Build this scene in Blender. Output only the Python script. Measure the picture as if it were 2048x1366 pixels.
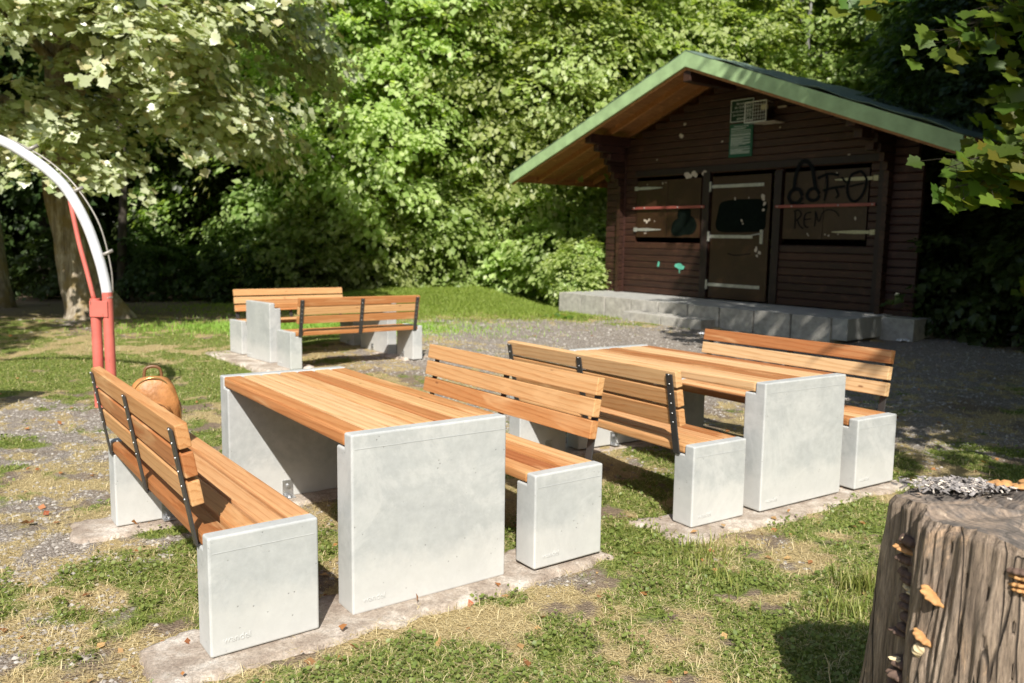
import bpy, bmesh, math, random
import numpy as np
from mathutils import Matrix, Vector
R = math.radians
S = bpy.context.scene
for o in list(bpy.data.objects): bpy.data.objects.remove(o)
col = S.collection

# ------------------------------------------------------------------ camera
CAM_H = 1.4665
cd = bpy.data.cameras.new('camera'); cam = bpy.data.objects.new('camera', cd); col.objects.link(cam)
cd.sensor_width = 36; cd.lens = 1593.8 / 2048 * 36
cd.clip_start = 0.05; cd.clip_end = 500
cam.matrix_world = Matrix.Translation((0, 0, CAM_H)) @ Matrix.Rotation(math.pi/2 - 0.1096, 4, 'X') @ Matrix.Rotation(0.0131, 4, 'Z')
cd.dof.use_dof = True; cd.dof.focus_distance = 3.0; cd.dof.aperture_fstop = cd.lens / 1000 / 0.0085
S.camera = cam
# ------------------------------------------------------------------ light
SUN_EL = 43.7
w = bpy.data.worlds.new('World'); S.world = w; w.use_nodes = True
nt = w.node_tree; bg = nt.nodes['Background']
sk = nt.nodes.new('ShaderNodeTexSky'); sk.sky_type = 'NISHITA'; sk.sun_disc = False
sk.sun_elevation = R(SUN_EL); sk.sun_rotation = R(180); sk.air_density = 1.0; sk.dust_density = 1.5
nt.links.new(sk.outputs[0], bg.inputs[0]); bg.inputs[1].default_value = 0.085
sl = bpy.data.lights.new('sun', 'SUN'); sl.energy = 4.6; sl.angle = R(0.53); sl.color = (1.0, 0.95, 0.87)
sun = bpy.data.objects.new('sun', sl); col.objects.link(sun)
sun.rotation_euler = (R(90 - SUN_EL), 0, R(0.5)); sun.location = (0, -10, 12)
S.view_settings.view_transform = 'Standard'; S.view_settings.look = 'None'
S.view_settings.exposure = 0.65; S.view_settings.gamma = 1; S.view_settings.use_curve_mapping = False

# ------------------------------------------------------------------ helpers
def tag(o, label=None, cat=None, group=None, kind=None):
    if label: o['label'] = label
    if cat: o['category'] = cat
    if group: o['group'] = group
    if kind: o['kind'] = kind
    return o
def empty(name, loc=(0, 0, 0), rz=0):
    o = bpy.data.objects.new(name, None); col.objects.link(o)
    o.location = loc; o.rotation_euler = (0, 0, rz); o.empty_display_size = .1
    return o
def mobj(name, me, mat=None, parent=None):
    o = bpy.data.objects.new(name, me); col.objects.link(o)
    if mat: me.materials.append(mat)
    if parent: o.parent = parent
    return o
def from_bm(name, bm, mat, parent=None, smooth=False, bevel=0, seg=2):
    me = bpy.data.meshes.new(name); bm.normal_update(); bm.to_mesh(me); bm.free()
    if smooth: me.polygons.foreach_set('use_smooth', [True] * len(me.polygons))
    o = mobj(name, me, mat, parent)
    if bevel:
        m = o.modifiers.new('bevel', 'BEVEL'); m.width = bevel; m.segments = seg; m.limit_method = 'ANGLE'; m.angle_limit = R(40)
    return o
def from_split(name, bm, mat, parent=None, **kw):
    """one object per loose piece"""
    bm.verts.index_update(); seen = set(); out = []
    bm.verts.ensure_lookup_table()
    for v0 in bm.verts:
        if v0.index in seen: continue
        st = [v0]; comp = []; seen.add(v0.index)
        while st:
            v = st.pop(); comp.append(v)
            for e in v.link_edges:
                w_ = e.other_vert(v)
                if w_.index not in seen: seen.add(w_.index); st.append(w_)
        b2 = bmesh.new(); mp = {v: b2.verts.new(v.co) for v in comp}
        for f in {f for v in comp for f in v.link_faces}: b2.faces.new([mp[v] for v in f.verts])
        out.append(from_bm(name, b2, mat, parent, **kw))
    bm.free(); return out
def copy_tree(o, parent=None):
    c = o.copy(); col.objects.link(c); c.parent = parent
    for ch in [k for k in bpy.data.objects if k.parent == o]: copy_tree(ch, c)
    return c
def box(bm, x0, x1, y0, y1, z0, z1, M=None, bev=0):
    vs = [bm.verts.new((x, y, z)) for x in (x0, x1) for y in (y0, y1) for z in (z0, z1)]
    fs = [bm.faces.new([vs[i] for i in f]) for f in ((0, 1, 3, 2), (4, 6, 7, 5), (0, 4, 5, 1), (2, 3, 7, 6), (0, 2, 6, 4), (1, 5, 7, 3))]
    if M is not None: bmesh.ops.transform(bm, matrix=M, verts=vs)
    if bev:
        es = list({e for f in fs for e in f.edges})
        bmesh.ops.bevel(bm, geom=es, offset=bev, segments=2, affect='EDGES', profile=.6)
def prism(bm, pts, ax, a0, a1):
    """polygon pts in the two other axes, extruded along axis ax (0,1,2)"""
    def P(p, a):
        return (a, p[0], p[1]) if ax == 0 else ((p[0], a, p[1]) if ax == 1 else (p[0], p[1], a))
    A = [bm.verts.new(P(p, a0)) for p in pts]; B = [bm.verts.new(P(p, a1)) for p in pts]
    n = len(pts); fs = [bm.faces.new(A[::-1]), bm.faces.new(B)]
    for i in range(n): fs.append(bm.faces.new((A[i], A[(i+1) % n], B[(i+1) % n], B[i])))
    bmesh.ops.recalc_face_normals(bm, faces=fs)
def tube(bm, pts, rad, n=10, cap=True):
    pts = [Vector(p) for p in pts]; rings = []
    up = Vector((0.13, 0.31, 1)).normalized()
    for i, p in enumerate(pts):
        d = (pts[min(i+1, len(pts)-1)] - pts[max(i-1, 0)]).normalized()
        a = d.cross(up)
        if a.length < .05: a = d.cross(Vector((1, 0, 0)))
        a.normalize(); b = d.cross(a)
        r = rad[i] if hasattr(rad, '__len__') else rad
        rings.append([bm.verts.new(p + a * math.cos(t) * r + b * math.sin(t) * r) for t in [2*math.pi*k/n for k in range(n)]])
        up = a.cross(d) if a.length > .05 else up
    for r0, r1 in zip(rings, rings[1:]):
        for k in range(n): bm.faces.new((r0[k], r0[(k+1) % n], r1[(k+1) % n], r1[k]))
    if cap: bm.faces.new(rings[0][::-1]); bm.faces.new(rings[-1])
def smooth_path(pts, n=8):
    """Catmull-Rom through pts"""
    P = [Vector(p) for p in pts]; P = [P[0]*2-P[1]] + P + [P[-1]*2-P[-2]]; out = []
    for i in range(1, len(P)-2):
        for k in range(n):
            t = k/n; a, b, c, d = P[i-1:i+3]
            out.append(.5*((2*b) + (c-a)*t + (2*a-5*b+4*c-d)*t*t + (3*b-a-3*c+d)*t**3))
    out.append(P[-2]); return out
def text_mesh(body, size, extrude, align='LEFT'):
    cu = bpy.data.curves.new('text', 'FONT'); cu.body = body; cu.size = size; cu.extrude = extrude; cu.align_x = align
    cu.resolution_u = 3
    o = bpy.data.objects.new('text', cu); col.objects.link(o)
    dg = bpy.context.evaluated_depsgraph_get(); me = bpy.data.meshes.new_from_object(o.evaluated_get(dg))
    bpy.data.objects.remove(o); return me
def arr_mesh(name, V, F):
    """V (n,3), F (m,k) constant k"""
    me = bpy.data.meshes.new(name); k = F.shape[1]
    me.vertices.add(len(V)); me.vertices.foreach_set('co', np.ascontiguousarray(V, dtype=np.float32).ravel())
    me.loops.add(F.size); me.loops.foreach_set('vertex_index', np.ascontiguousarray(F, dtype=np.int32).ravel())
    me.polygons.add(len(F)); me.polygons.foreach_set('loop_start', np.arange(len(F), dtype=np.int32) * k)
    me.update(calc_edges=True); return me

# ---- numpy noise
_rs = np.random.RandomState(5); _T = _rs.rand(256, 256)
def vn(x, y):
    xi = np.floor(x).astype(int); yi = np.floor(y).astype(int); fx = x-xi; fy = y-yi
    fx = fx*fx*(3-2*fx); fy = fy*fy*(3-2*fy)
    g = lambda a, b: _T[a & 255, b & 255]
    return (g(xi, yi)*(1-fx)+g(xi+1, yi)*fx)*(1-fy)+(g(xi, yi+1)*(1-fx)+g(xi+1, yi+1)*fx)*fy
def fbm(x, y, o=4):
    s = 0; a = .5; t = 0
    for i in range(o): s = s+a*vn(x+17.3*i, y+9.1*i); t += a; a *= .5; x = x*2.03; y = y*2.03
    return s/t
def sst(t):
    t = np.clip(t, 0, 1); return t*t*(3-2*t)

# ------------------------------------------------------------------ materials
def mat(name):
    m = bpy.data.materials.new(name); m.use_nodes = True
    return m, m.node_tree, m.node_tree.nodes['Principled BSDF']
def N(nt, t, **kw):
    n = nt.nodes.new(t)
    for k, v in kw.items():
        if k.startswith('i_'):
            key = k[2:]; key = int(key) if key.isdigit() else key.replace('_', ' ')
            n.inputs[key].default_value = v
        else: setattr(n, k, v)
    return n
def ramp(nt, src, stops, interp='LINEAR'):
    r = N(nt, 'ShaderNodeValToRGB'); e = r.color_ramp.elements; r.color_ramp.interpolation = interp
    while len(e) < len(stops): e.new(.5)
    for i, (p, c) in enumerate(stops):
        e[i].position = p; e[i].color = (*c, 1) if len(c) == 3 else c
    nt.links.new(src, r.inputs[0]); return r.outputs[0]
def g3(v): return (v, v, v)
def noise(nt, vec, scale, detail=4, rough=.55, dist=0):
    n = N(nt, 'ShaderNodeTexNoise'); n.inputs['Scale'].default_value = scale; n.inputs['Detail'].default_value = detail
    n.inputs['Roughness'].default_value = rough; n.inputs['Distortion'].default_value = dist
    if vec is not None: nt.links.new(vec, n.inputs['Vector'])
    return n.outputs['Fac']
def mixc(nt, fac, a, b, mode='MIX'):
    m = N(nt, 'ShaderNodeMix', data_type='RGBA', blend_type=mode)
    for s, v in ((0, fac), (6, a), (7, b)):
        if isinstance(v, (tuple, float, int)): m.inputs[s].default_value = (*v, 1) if isinstance(v, tuple) else v
        else: nt.links.new(v, m.inputs[s])
    return m.outputs[2]
def math_(nt, op, a, b=None):
    m = N(nt, 'ShaderNodeMath', operation=op)
    for i, v in enumerate((a, b)):
        if v is None: continue
        if isinstance(v, (int, float)): m.inputs[i].default_value = v
        else: nt.links.new(v, m.inputs[i])
    return m.outputs[0]
def bump(nt, b, h, strength, dist=.01):
    n = N(nt, 'ShaderNodeBump'); n.inputs['Strength'].default_value = strength; n.inputs['Distance'].default_value = dist
    nt.links.new(h, n.inputs['Height']); nt.links.new(n.outputs[0], b.inputs['Normal']); return n
def mapping(nt, scale, src='Object', off=None):
    tc = N(nt, 'ShaderNodeTexCoord'); mp = N(nt, 'ShaderNodeMapping'); mp.inputs['Scale'].default_value = scale
    nt.links.new(tc.outputs[src], mp.inputs['Vector'])
    if off is not None: nt.links.new(off, mp.inputs['Location'])
    return mp.outputs[0]

def m_concrete():
    m, nt, b = mat('cast_concrete')
    oi = N(nt, 'ShaderNodeObjectInfo'); geo = N(nt, 'ShaderNodeNewGeometry')
    off = N(nt, 'ShaderNodeCombineXYZ'); nt.links.new(math_(nt, 'MULTIPLY', oi.outputs['Random'], 37.0), off.inputs[0]); nt.links.new(math_(nt, 'MULTIPLY', oi.outputs['Random'], 13.0), off.inputs[2])
    v = mapping(nt, (1, 1, 1), 'Object', off.outputs[0])
    c1 = ramp(nt, noise(nt, v, 3.2, 5, .6, .6), [(.28, (.375, .39, .39)), (.5, (.42, .435, .43)), (.72, (.475, .485, .475))])
    c2 = ramp(nt, noise(nt, v, 22, 6, .7), [(.35, g3(.90)), (.7, g3(1.06))])
    c = mixc(nt, 1.0, c1, c2, 'MULTIPLY')
    # pale lime bloom and soil splash marks along the foot
    c = mixc(nt, ramp(nt, noise(nt, v, 1.7, 7, .72, 1.2), [(.52, g3(0)), (.60, g3(.4)), (.68, g3(0))]), c, (.55, .555, .54))
    sx = N(nt, 'ShaderNodeSeparateXYZ'); tco = N(nt, 'ShaderNodeTexCoord'); nt.links.new(tco.outputs['Object'], sx.inputs[0])
    foot = ramp(nt, math_(nt, 'ADD', sx.outputs[2], math_(nt, 'MULTIPLY', noise(nt, v, 5, 5, .7), -.30)), [(.0, g3(.45)), (.10, g3(0))])
    c = mixc(nt, foot, c, (.60, .59, .56))
    vv = N(nt, 'ShaderNodeTexVoronoi', feature='F1'); vv.inputs['Scale'].default_value = 34; nt.links.new(v, vv.inputs['Vector'])
    pit = math_(nt, 'MULTIPLY', ramp(nt, vv.outputs['Distance'], [(.07, g3(1)), (.13, g3(0))]), ramp(nt, noise(nt, v, 9, 2), [(.5, g3(0)), (.62, g3(1))]))
    c = mixc(nt, math_(nt, 'MULTIPLY', pit, .65), c, (.16, .16, .15))
    nt.links.new(c, b.inputs['Base Color'])
    nt.links.new(ramp(nt, noise(nt, v, 6, 4), [(.3, g3(.5)), (.7, g3(.8))]), b.inputs['Roughness'])
    hh = math_(nt, 'SUBTRACT', math_(nt, 'MULTIPLY', noise(nt, v, 60, 5), .35), pit)
    bump(nt, b, hh, .45, .003)
    return m
def m_pad():
    m, nt, b = mat('old_concrete')
    v = mapping(nt, (1, 1, 1))
    c1 = ramp(nt, noise(nt, v, 5, 6, .7), [(.33, (.26, .20, .155)), (.5, (.42, .35, .285)), (.62, (.60, .54, .47)), (.7, (.70, .66, .60))])
    c2 = ramp(nt, noise(nt, v, 90, 4, .8), [(.3, g3(.6)), (.6, g3(1.15))])
    nt.links.new(mixc(nt, 1.0, c1, c2, 'MULTIPLY'), b.inputs['Base Color']); b.inputs['Roughness'].default_value = .95
    bump(nt, b, noise(nt, v, 70, 6, .8), .8, .012); return m
def m_larch(name='larch_wood', dark=1.0):
    m, nt, b = mat(name)
    geo = N(nt, 'ShaderNodeNewGeometry'); rnd = geo.outputs['Random Per Island']
    wn = N(nt, 'ShaderNodeTexWhiteNoise', noise_dimensions='1D'); oi = N(nt, 'ShaderNodeObjectInfo')
    nt.links.new(math_(nt, 'ADD', rnd, oi.outputs['Random']), wn.inputs['W'])
    tc = N(nt, 'ShaderNodeTexCoord')
    add = N(nt, 'ShaderNodeVectorMath', operation='MULTIPLY_ADD')
    nt.links.new(wn.outputs['Color'], add.inputs[0]); add.inputs[1].default_value = (.35, 9, .35); nt.links.new(tc.outputs['Object'], add.inputs[2])
    mp = N(nt, 'ShaderNodeMapping'); mp.inputs['Scale'].default_value = (1, .05, 1); mp.inputs['Rotation'].default_value = (.62, 0, .25); nt.links.new(add.outputs[0], mp.inputs['Vector'])
    wv = N(nt, 'ShaderNodeTexWave', wave_type='RINGS', rings_direction='Y', wave_profile='SAW')
    wv.inputs['Scale'].default_value = 13; wv.inputs['Distortion'].default_value = 4.0; wv.inputs['Detail'].default_value = 3; wv.inputs['Detail Scale'].default_value = 2.6
    wv.inputs['Detail Roughness'].default_value = .55
    nt.links.new(mp.outputs[0], wv.inputs['Vector'])
    base = ramp(nt, wn.outputs['Value'], [(0, (.36*dark, .145*dark, .052*dark)), (.3, (.54*dark, .25*dark, .095*dark)), (.55, (.66*dark, .39*dark, .18*dark)), (.75, (.74*dark, .50*dark, .27*dark)), (.88, (.56*dark, .25*dark, .095*dark)), (1, (.38*dark, .14*dark, .052*dark))])
    late = mixc(nt, 1.0, base, (.76, .62, .50), 'MULTIPLY')
    f = ramp(nt, wv.outputs['Color'], [(0.0, g3(.1)), (.55, g3(.15)), (.92, g3(.85)), (1, g3(.1))])
    c = mixc(nt, f, base, late)
    mp2 = N(nt, 'ShaderNodeMapping'); mp2.inputs['Scale'].default_value = (1, .03, 1); nt.links.new(add.outputs[0], mp2.inputs['Vector'])
    fine = ramp(nt, noise(nt, mp2.outputs[0], 260, 3), [(.3, g3(.88)), (.7, g3(1.08))])
    c = mixc(nt, 1.0, c, fine, 'MULTIPLY')
    # long pale sapwood streaks and weathering patches
    mp3 = N(nt, 'ShaderNodeMapping'); mp3.inputs['Scale'].default_value = (6, .8, 6); nt.links.new(add.outputs[0], mp3.inputs['Vector'])
    c = mixc(nt, ramp(nt, noise(nt, mp3.outputs[0], 1.6, 3, .6, .8), [(.54, g3(0)), (.70, g3(.6))]), c, (.74*dark, .47*dark, .235*dark))
    # knots
    mp4 = N(nt, 'ShaderNodeMapping'); mp4.inputs['Scale'].default_value = (5, 1.7, 5); nt.links.new(add.outputs[0], mp4.inputs['Vector'])
    vo = N(nt, 'ShaderNodeTexVoronoi', feature='F1'); vo.inputs['Scale'].default_value = 1.7; vo.inputs['Randomness'].default_value = 1; nt.links.new(mp4.outputs[0], vo.inputs['Vector'])
    c = mixc(nt, ramp(nt, vo.outputs['Distance'], [(.04, g3(.8)), (.075, g3(0))]), c, (.20*dark, .075*dark, .028*dark))
    nt.links.new(c, b.inputs['Base Color']); b.inputs['Roughness'].default_value = .5
    b.inputs['Specular IOR Level'].default_value = .35
    bump(nt, b, math_(nt, 'ADD', noise(nt, mp2.outputs[0], 260, 3), math_(nt, 'MULTIPLY', wv.outputs['Color'], .4)), .25, .002)
    return m
def m_stain(name, cols, scale=(1.5, 18, 18), rough=.6, bumpd=.006):
    m, nt, b = mat(name)
    geo = N(nt, 'ShaderNodeNewGeometry')
    v = mapping(nt, scale)
    c = ramp(nt, noise(nt, v, 1.6, 6, .65, .3), [(.28, cols[0]), (.5, cols[1]), (.72, cols[2])])
    isl = ramp(nt, geo.outputs['Random Per Island'], [(0, g3(.75)), (1, g3(1.25))])
    c = mixc(nt, 1.0, c, isl, 'MULTIPLY')
    v2 = mapping(nt, (3, 3, 3))
    c = mixc(nt, ramp(nt, noise(nt, v2, 1.2, 5, .7), [(.56, g3(0)), (.72, g3(.5))]), c, tuple(x*1.9+.01 for x in cols[2]))
    nt.links.new(c, b.inputs['Base Color']); b.inputs['Roughness'].default_value = rough
    bump(nt, b, noise(nt, v, 4, 6, .7), .5, bumpd); return m
def m_plain(name, c, rough=.5, metal=0, var=.15, scale=8, bumps=0):
    m, nt, b = mat(name); v = mapping(nt, (1, 1, 1))
    cc = ramp(nt, noise(nt, v, scale, 5, .65), [(.3, tuple(x*(1-var) for x in c)), (.7, tuple(min(1, x*(1+var)) for x in c))])
    nt.links.new(cc, b.inputs['Base Color']); b.inputs['Roughness'].default_value = rough; b.inputs['Metallic'].default_value = metal
    if bumps: bump(nt, b, noise(nt, v, scale*6, 5), bumps, .004)
    if max(c) < .02: b.inputs['Specular IOR Level'].default_value = .05
    return m
def m_worn(name, c, under, thr=.6, rough=.6):
    m, nt, b = mat(name); v = mapping(nt, (1, 1, 1)); v2 = mapping(nt, (14, 14, 2.5))
    base = ramp(nt, noise(nt, v, 4, 5), [(.3, tuple(x*.8 for x in c)), (.7, tuple(min(1, x*1.15) for x in c))])
    f = ramp(nt, noise(nt, v2, 1.6, 6, .7), [(thr, g3(0)), (thr+.05, g3(1))])
    nt.links.new(mixc(nt, f, base, under), b.inputs['Base Color']); b.inputs['Roughness'].default_value = rough
    bump(nt, b, noise(nt, v2, 3, 4), .2, .003); return m
def m_leaf(name, cols, transl=.45, rough=.42, spec=.5, tcol=None):
    m, nt, b = mat(name)
    geo = N(nt, 'ShaderNodeNewGeometry'); oi = N(nt, 'ShaderNodeObjectInfo')
    c = ramp(nt, geo.outputs['Random Per Island'], [(i/(len(cols)-1), x) for i, x in enumerate(cols)])
    hs = N(nt, 'ShaderNodeHueSaturation'); nt.links.new(c, hs.inputs['Color'])
    nt.links.new(math_(nt, 'ADD', math_(nt, 'MULTIPLY', oi.outputs['Random'], .03), .485), hs.inputs['Hue'])
    nt.links.new(math_(nt, 'ADD', math_(nt, 'MULTIPLY', oi.outputs['Random'], .45), .78), hs.inputs['Value'])
    c = hs.outputs[0]
    nt.links.new(c, b.inputs['Base Color']); b.inputs['Roughness'].default_value = rough; b.inputs['Specular IOR Level'].default_value = spec
    tr = N(nt, 'ShaderNodeBsdfTranslucent'); mx = N(nt, 'ShaderNodeMixShader'); mx.inputs[0].default_value = transl
    nt.links.new(mixc(nt, 1.0, c, (1.5, 1.6, .6), 'MULTIPLY'), tr.inputs[0])
    nt.links.new(b.outputs[0], mx.inputs[1]); nt.links.new(tr.outputs[0], mx.inputs[2])
    nt.links.new(mx.outputs[0], nt.nodes['Material Output'].inputs[0]); return m
def m_bark(name, cols, scale=(9, 9, 1.6), bd=.03, moss=None):
    m, nt, b = mat(name); v = mapping(nt, scale)
    n = noise(nt, v, 1.5, 8, .7, .4)
    c = ramp(nt, n, [(.3, cols[0]), (.5, cols[1]), (.68, cols[2])])
    v2 = mapping(nt, (1, 1, 1)); c = mixc(nt, ramp(nt, noise(nt, v2, 3, 3), [(.5, g3(0)), (.62, g3(.7))]), c, moss or cols[2])
    nt.links.new(c, b.inputs['Base Color']); b.inputs['Roughness'].default_value = .9
    bump(nt, b, n, 1, bd); return m
def m_ground():
    m, nt, b = mat('ground_soil_grass')
    at = N(nt, 'ShaderNodeVertexColor', layer_name='cover'); sp = N(nt, 'ShaderNodeSeparateColor'); nt.links.new(at.outputs[0], sp.inputs[0])
    v = mapping(nt, (1, 1, 1))
    nf = noise(nt, v, 14, 6, .75); nff = noise(nt, v, 60, 5, .8); nb = noise(nt, v, 1.1, 4)
    vo = N(nt, 'ShaderNodeTexVoronoi', feature='F1'); vo.inputs['Scale'].default_value = 95; nt.links.new(v, vo.inputs['Vector'])
    vs = N(nt, 'ShaderNodeSeparateColor'); nt.links.new(vo.outputs['Color'], vs.inputs[0])
    gravel = ramp(nt, vs.outputs[0], [(0, (.22, .185, .155)), (.5, (.32, .28, .24)), (.85, (.39, .35, .31)), (1, (.50, .46, .42))])
    gravel = mixc(nt, ramp(nt, vo.outputs['Distance'], [(.45, g3(0)), (.8, g3(.75))]), gravel, (.16, .13, .10))
    soil = ramp(nt, nff, [(.3, (.15, .11, .075)), (.6, (.27, .21, .15)), (.8, (.40, .33, .25))])
    straw = ramp(nt, nff, [(.3, (.25, .19, .09)), (.55, (.47, .37, .19)), (.75, (.64, .53, .31))])
    green = ramp(nt, nff, [(.3, (.08, .11, .025)), (.55, (.19, .24, .055)), (.78, (.34, .38, .12))])
    def sel(ch, k=.75):
        return ramp(nt, math_(nt, 'ADD', sp.outputs[ch], math_(nt, 'MULTIPLY', math_(nt, 'SUBTRACT', nf, .5), k)), [(.42, g3(0)), (.58, g3(1))])
    c = mixc(nt, sel(2, .9), soil, gravel)
    c = mixc(nt, sel(1, 1.1), c, straw)
    c = mixc(nt, sel(0, .9), c, green)
    nt.links.new(c, b.inputs['Base Color']); b.inputs['Roughness'].default_value = .95; b.inputs['Specular IOR Level'].default_value = .15
    bump(nt, b, math_(nt, 'ADD', nff, math_(nt, 'MULTIPLY', vo.outputs['Distance'], .8)), .8, .02); return m
def m_stump_side():
    m, nt, b = mat('weathered_stump')
    v = mapping(nt, (1, 1, 1)); vs = mapping(nt, (16, 16, 1.5))
    n1 = noise(nt, vs, 1.5, 8, .68, .5)
    c = ramp(nt, n1, [(.28, (.085, .070, .055)), (.46, (.19, .160, .13)), (.6, (.29, .25, .21)), (.75, (.42, .37, .31))])
    c = mixc(nt, ramp(nt, noise(nt, mapping(nt, (6, 6, 2)), 1.4, 6, .75, 1.0), [(.57, g3(0)), (.63, g3(.8))]), c, (.46, .35, .25))
    c = mixc(nt, ramp(nt, noise(nt, v, 4, 4), [(.5, g3(0)), (.75, g3(.5))]), c, (.13, .115, .11))
    vo = N(nt, 'ShaderNodeTexVoronoi', feature='DISTANCE_TO_EDGE'); vo.inputs['Scale'].default_value = 1.0
    dv = N(nt, 'ShaderNodeVectorMath', operation='MULTIPLY_ADD'); nz = N(nt, 'ShaderNodeTexNoise'); nz.inputs['Scale'].default_value = 3; nt.links.new(v, nz.inputs['Vector']); nt.links.new(nz.outputs['Color'], dv.inputs[0]); dv.inputs[1].default_value = (.35, .35, .1)
    nt.links.new(mapping(nt, (13, 13, .45)), dv.inputs[2]); nt.links.new(dv.outputs[0], vo.inputs['Vector'])
    ck = ramp(nt, vo.outputs['Distance'], [(.006, g3(1)), (.022, g3(0))])
    c = mixc(nt, math_(nt, 'MULTIPLY', ck, .85), c, (.02, .016, .013))
    fine = noise(nt, mapping(nt, (110, 110, 7)), 1.5, 8, .8)
    c = mixc(nt, 1.0, c, ramp(nt, fine, [(.36, g3(.45)), (.64, g3(1.5))]), 'MULTIPLY')
    c = mixc(nt, 1.0, c, (1.32, 1.18, 1.04), 'MULTIPLY')
    nt.links.new(c, b.inputs['Base Color']); b.inputs['Roughness'].default_value = .85
    bump(nt, b, math_(nt, 'SUBTRACT', math_(nt, 'ADD', n1, math_(nt, 'MULTIPLY', fine, .5)), ck), 1, .014); return m
def m_stump_top():
    m, nt, b = mat('weathered_stump_top')
    v = mapping(nt, (1, 1, 1)); n1 = noise(nt, v, 7, 8, .75, .7)
    n2 = noise(nt, mapping(nt, (30, 8, 8)), 2, 6, .7)
    c = ramp(nt, n1, [(.33, (.06, .055, .05)), (.48, (.16, .135, .115)), (.6, (.33, .25, .185)), (.75, (.5, .40, .30))])
    c = mixc(nt, 1.0, c, ramp(nt, n2, [(.35, g3(.65)), (.65, g3(1.2))]), 'MULTIPLY')
    wr = N(nt, 'ShaderNodeTexWave', wave_type='RINGS', rings_direction='Z'); wr.inputs['Scale'].default_value = 17; wr.inputs['Distortion'].default_value = 5; wr.inputs['Detail'].default_value = 4; wr.inputs['Detail Scale'].default_value = 1.5; nt.links.new(v, wr.inputs['Vector'])
    c = mixc(nt, 1.0, c, ramp(nt, wr.outputs['Color'], [(.2, g3(.86)), (.8, g3(1.08))]), 'MULTIPLY')
    gr = N(nt, 'ShaderNodeTexGradient', gradient_type='RADIAL'); nt.links.new(v, gr.inputs['Vector'])
    an = math_(nt, 'FRACT', math_(nt, 'ADD', math_(nt, 'MULTIPLY', gr.outputs['Fac'], 13.0), math_(nt, 'MULTIPLY', noise(nt, v, 9, 4), .9)))
    ck = math_(nt, 'MULTIPLY', ramp(nt, an, [(.0, g3(1)), (.035, g3(0))]), ramp(nt, noise(nt, v, 5, 3), [(.45, g3(0)), (.52, g3(1))]))
    c = mixc(nt, math_(nt, 'MULTIPLY', ck, .8), c, (.025, .02, .016))
    nt.links.new(c, b.inputs['Base Color']); b.inputs['Roughness'].default_value = .9
    bump(nt, b, math_(nt, 'ADD', math_(nt, 'ADD', n1, n2), math_(nt, 'MULTIPLY', wr.outputs['Color'], .2)), .8, .006); return m

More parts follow.
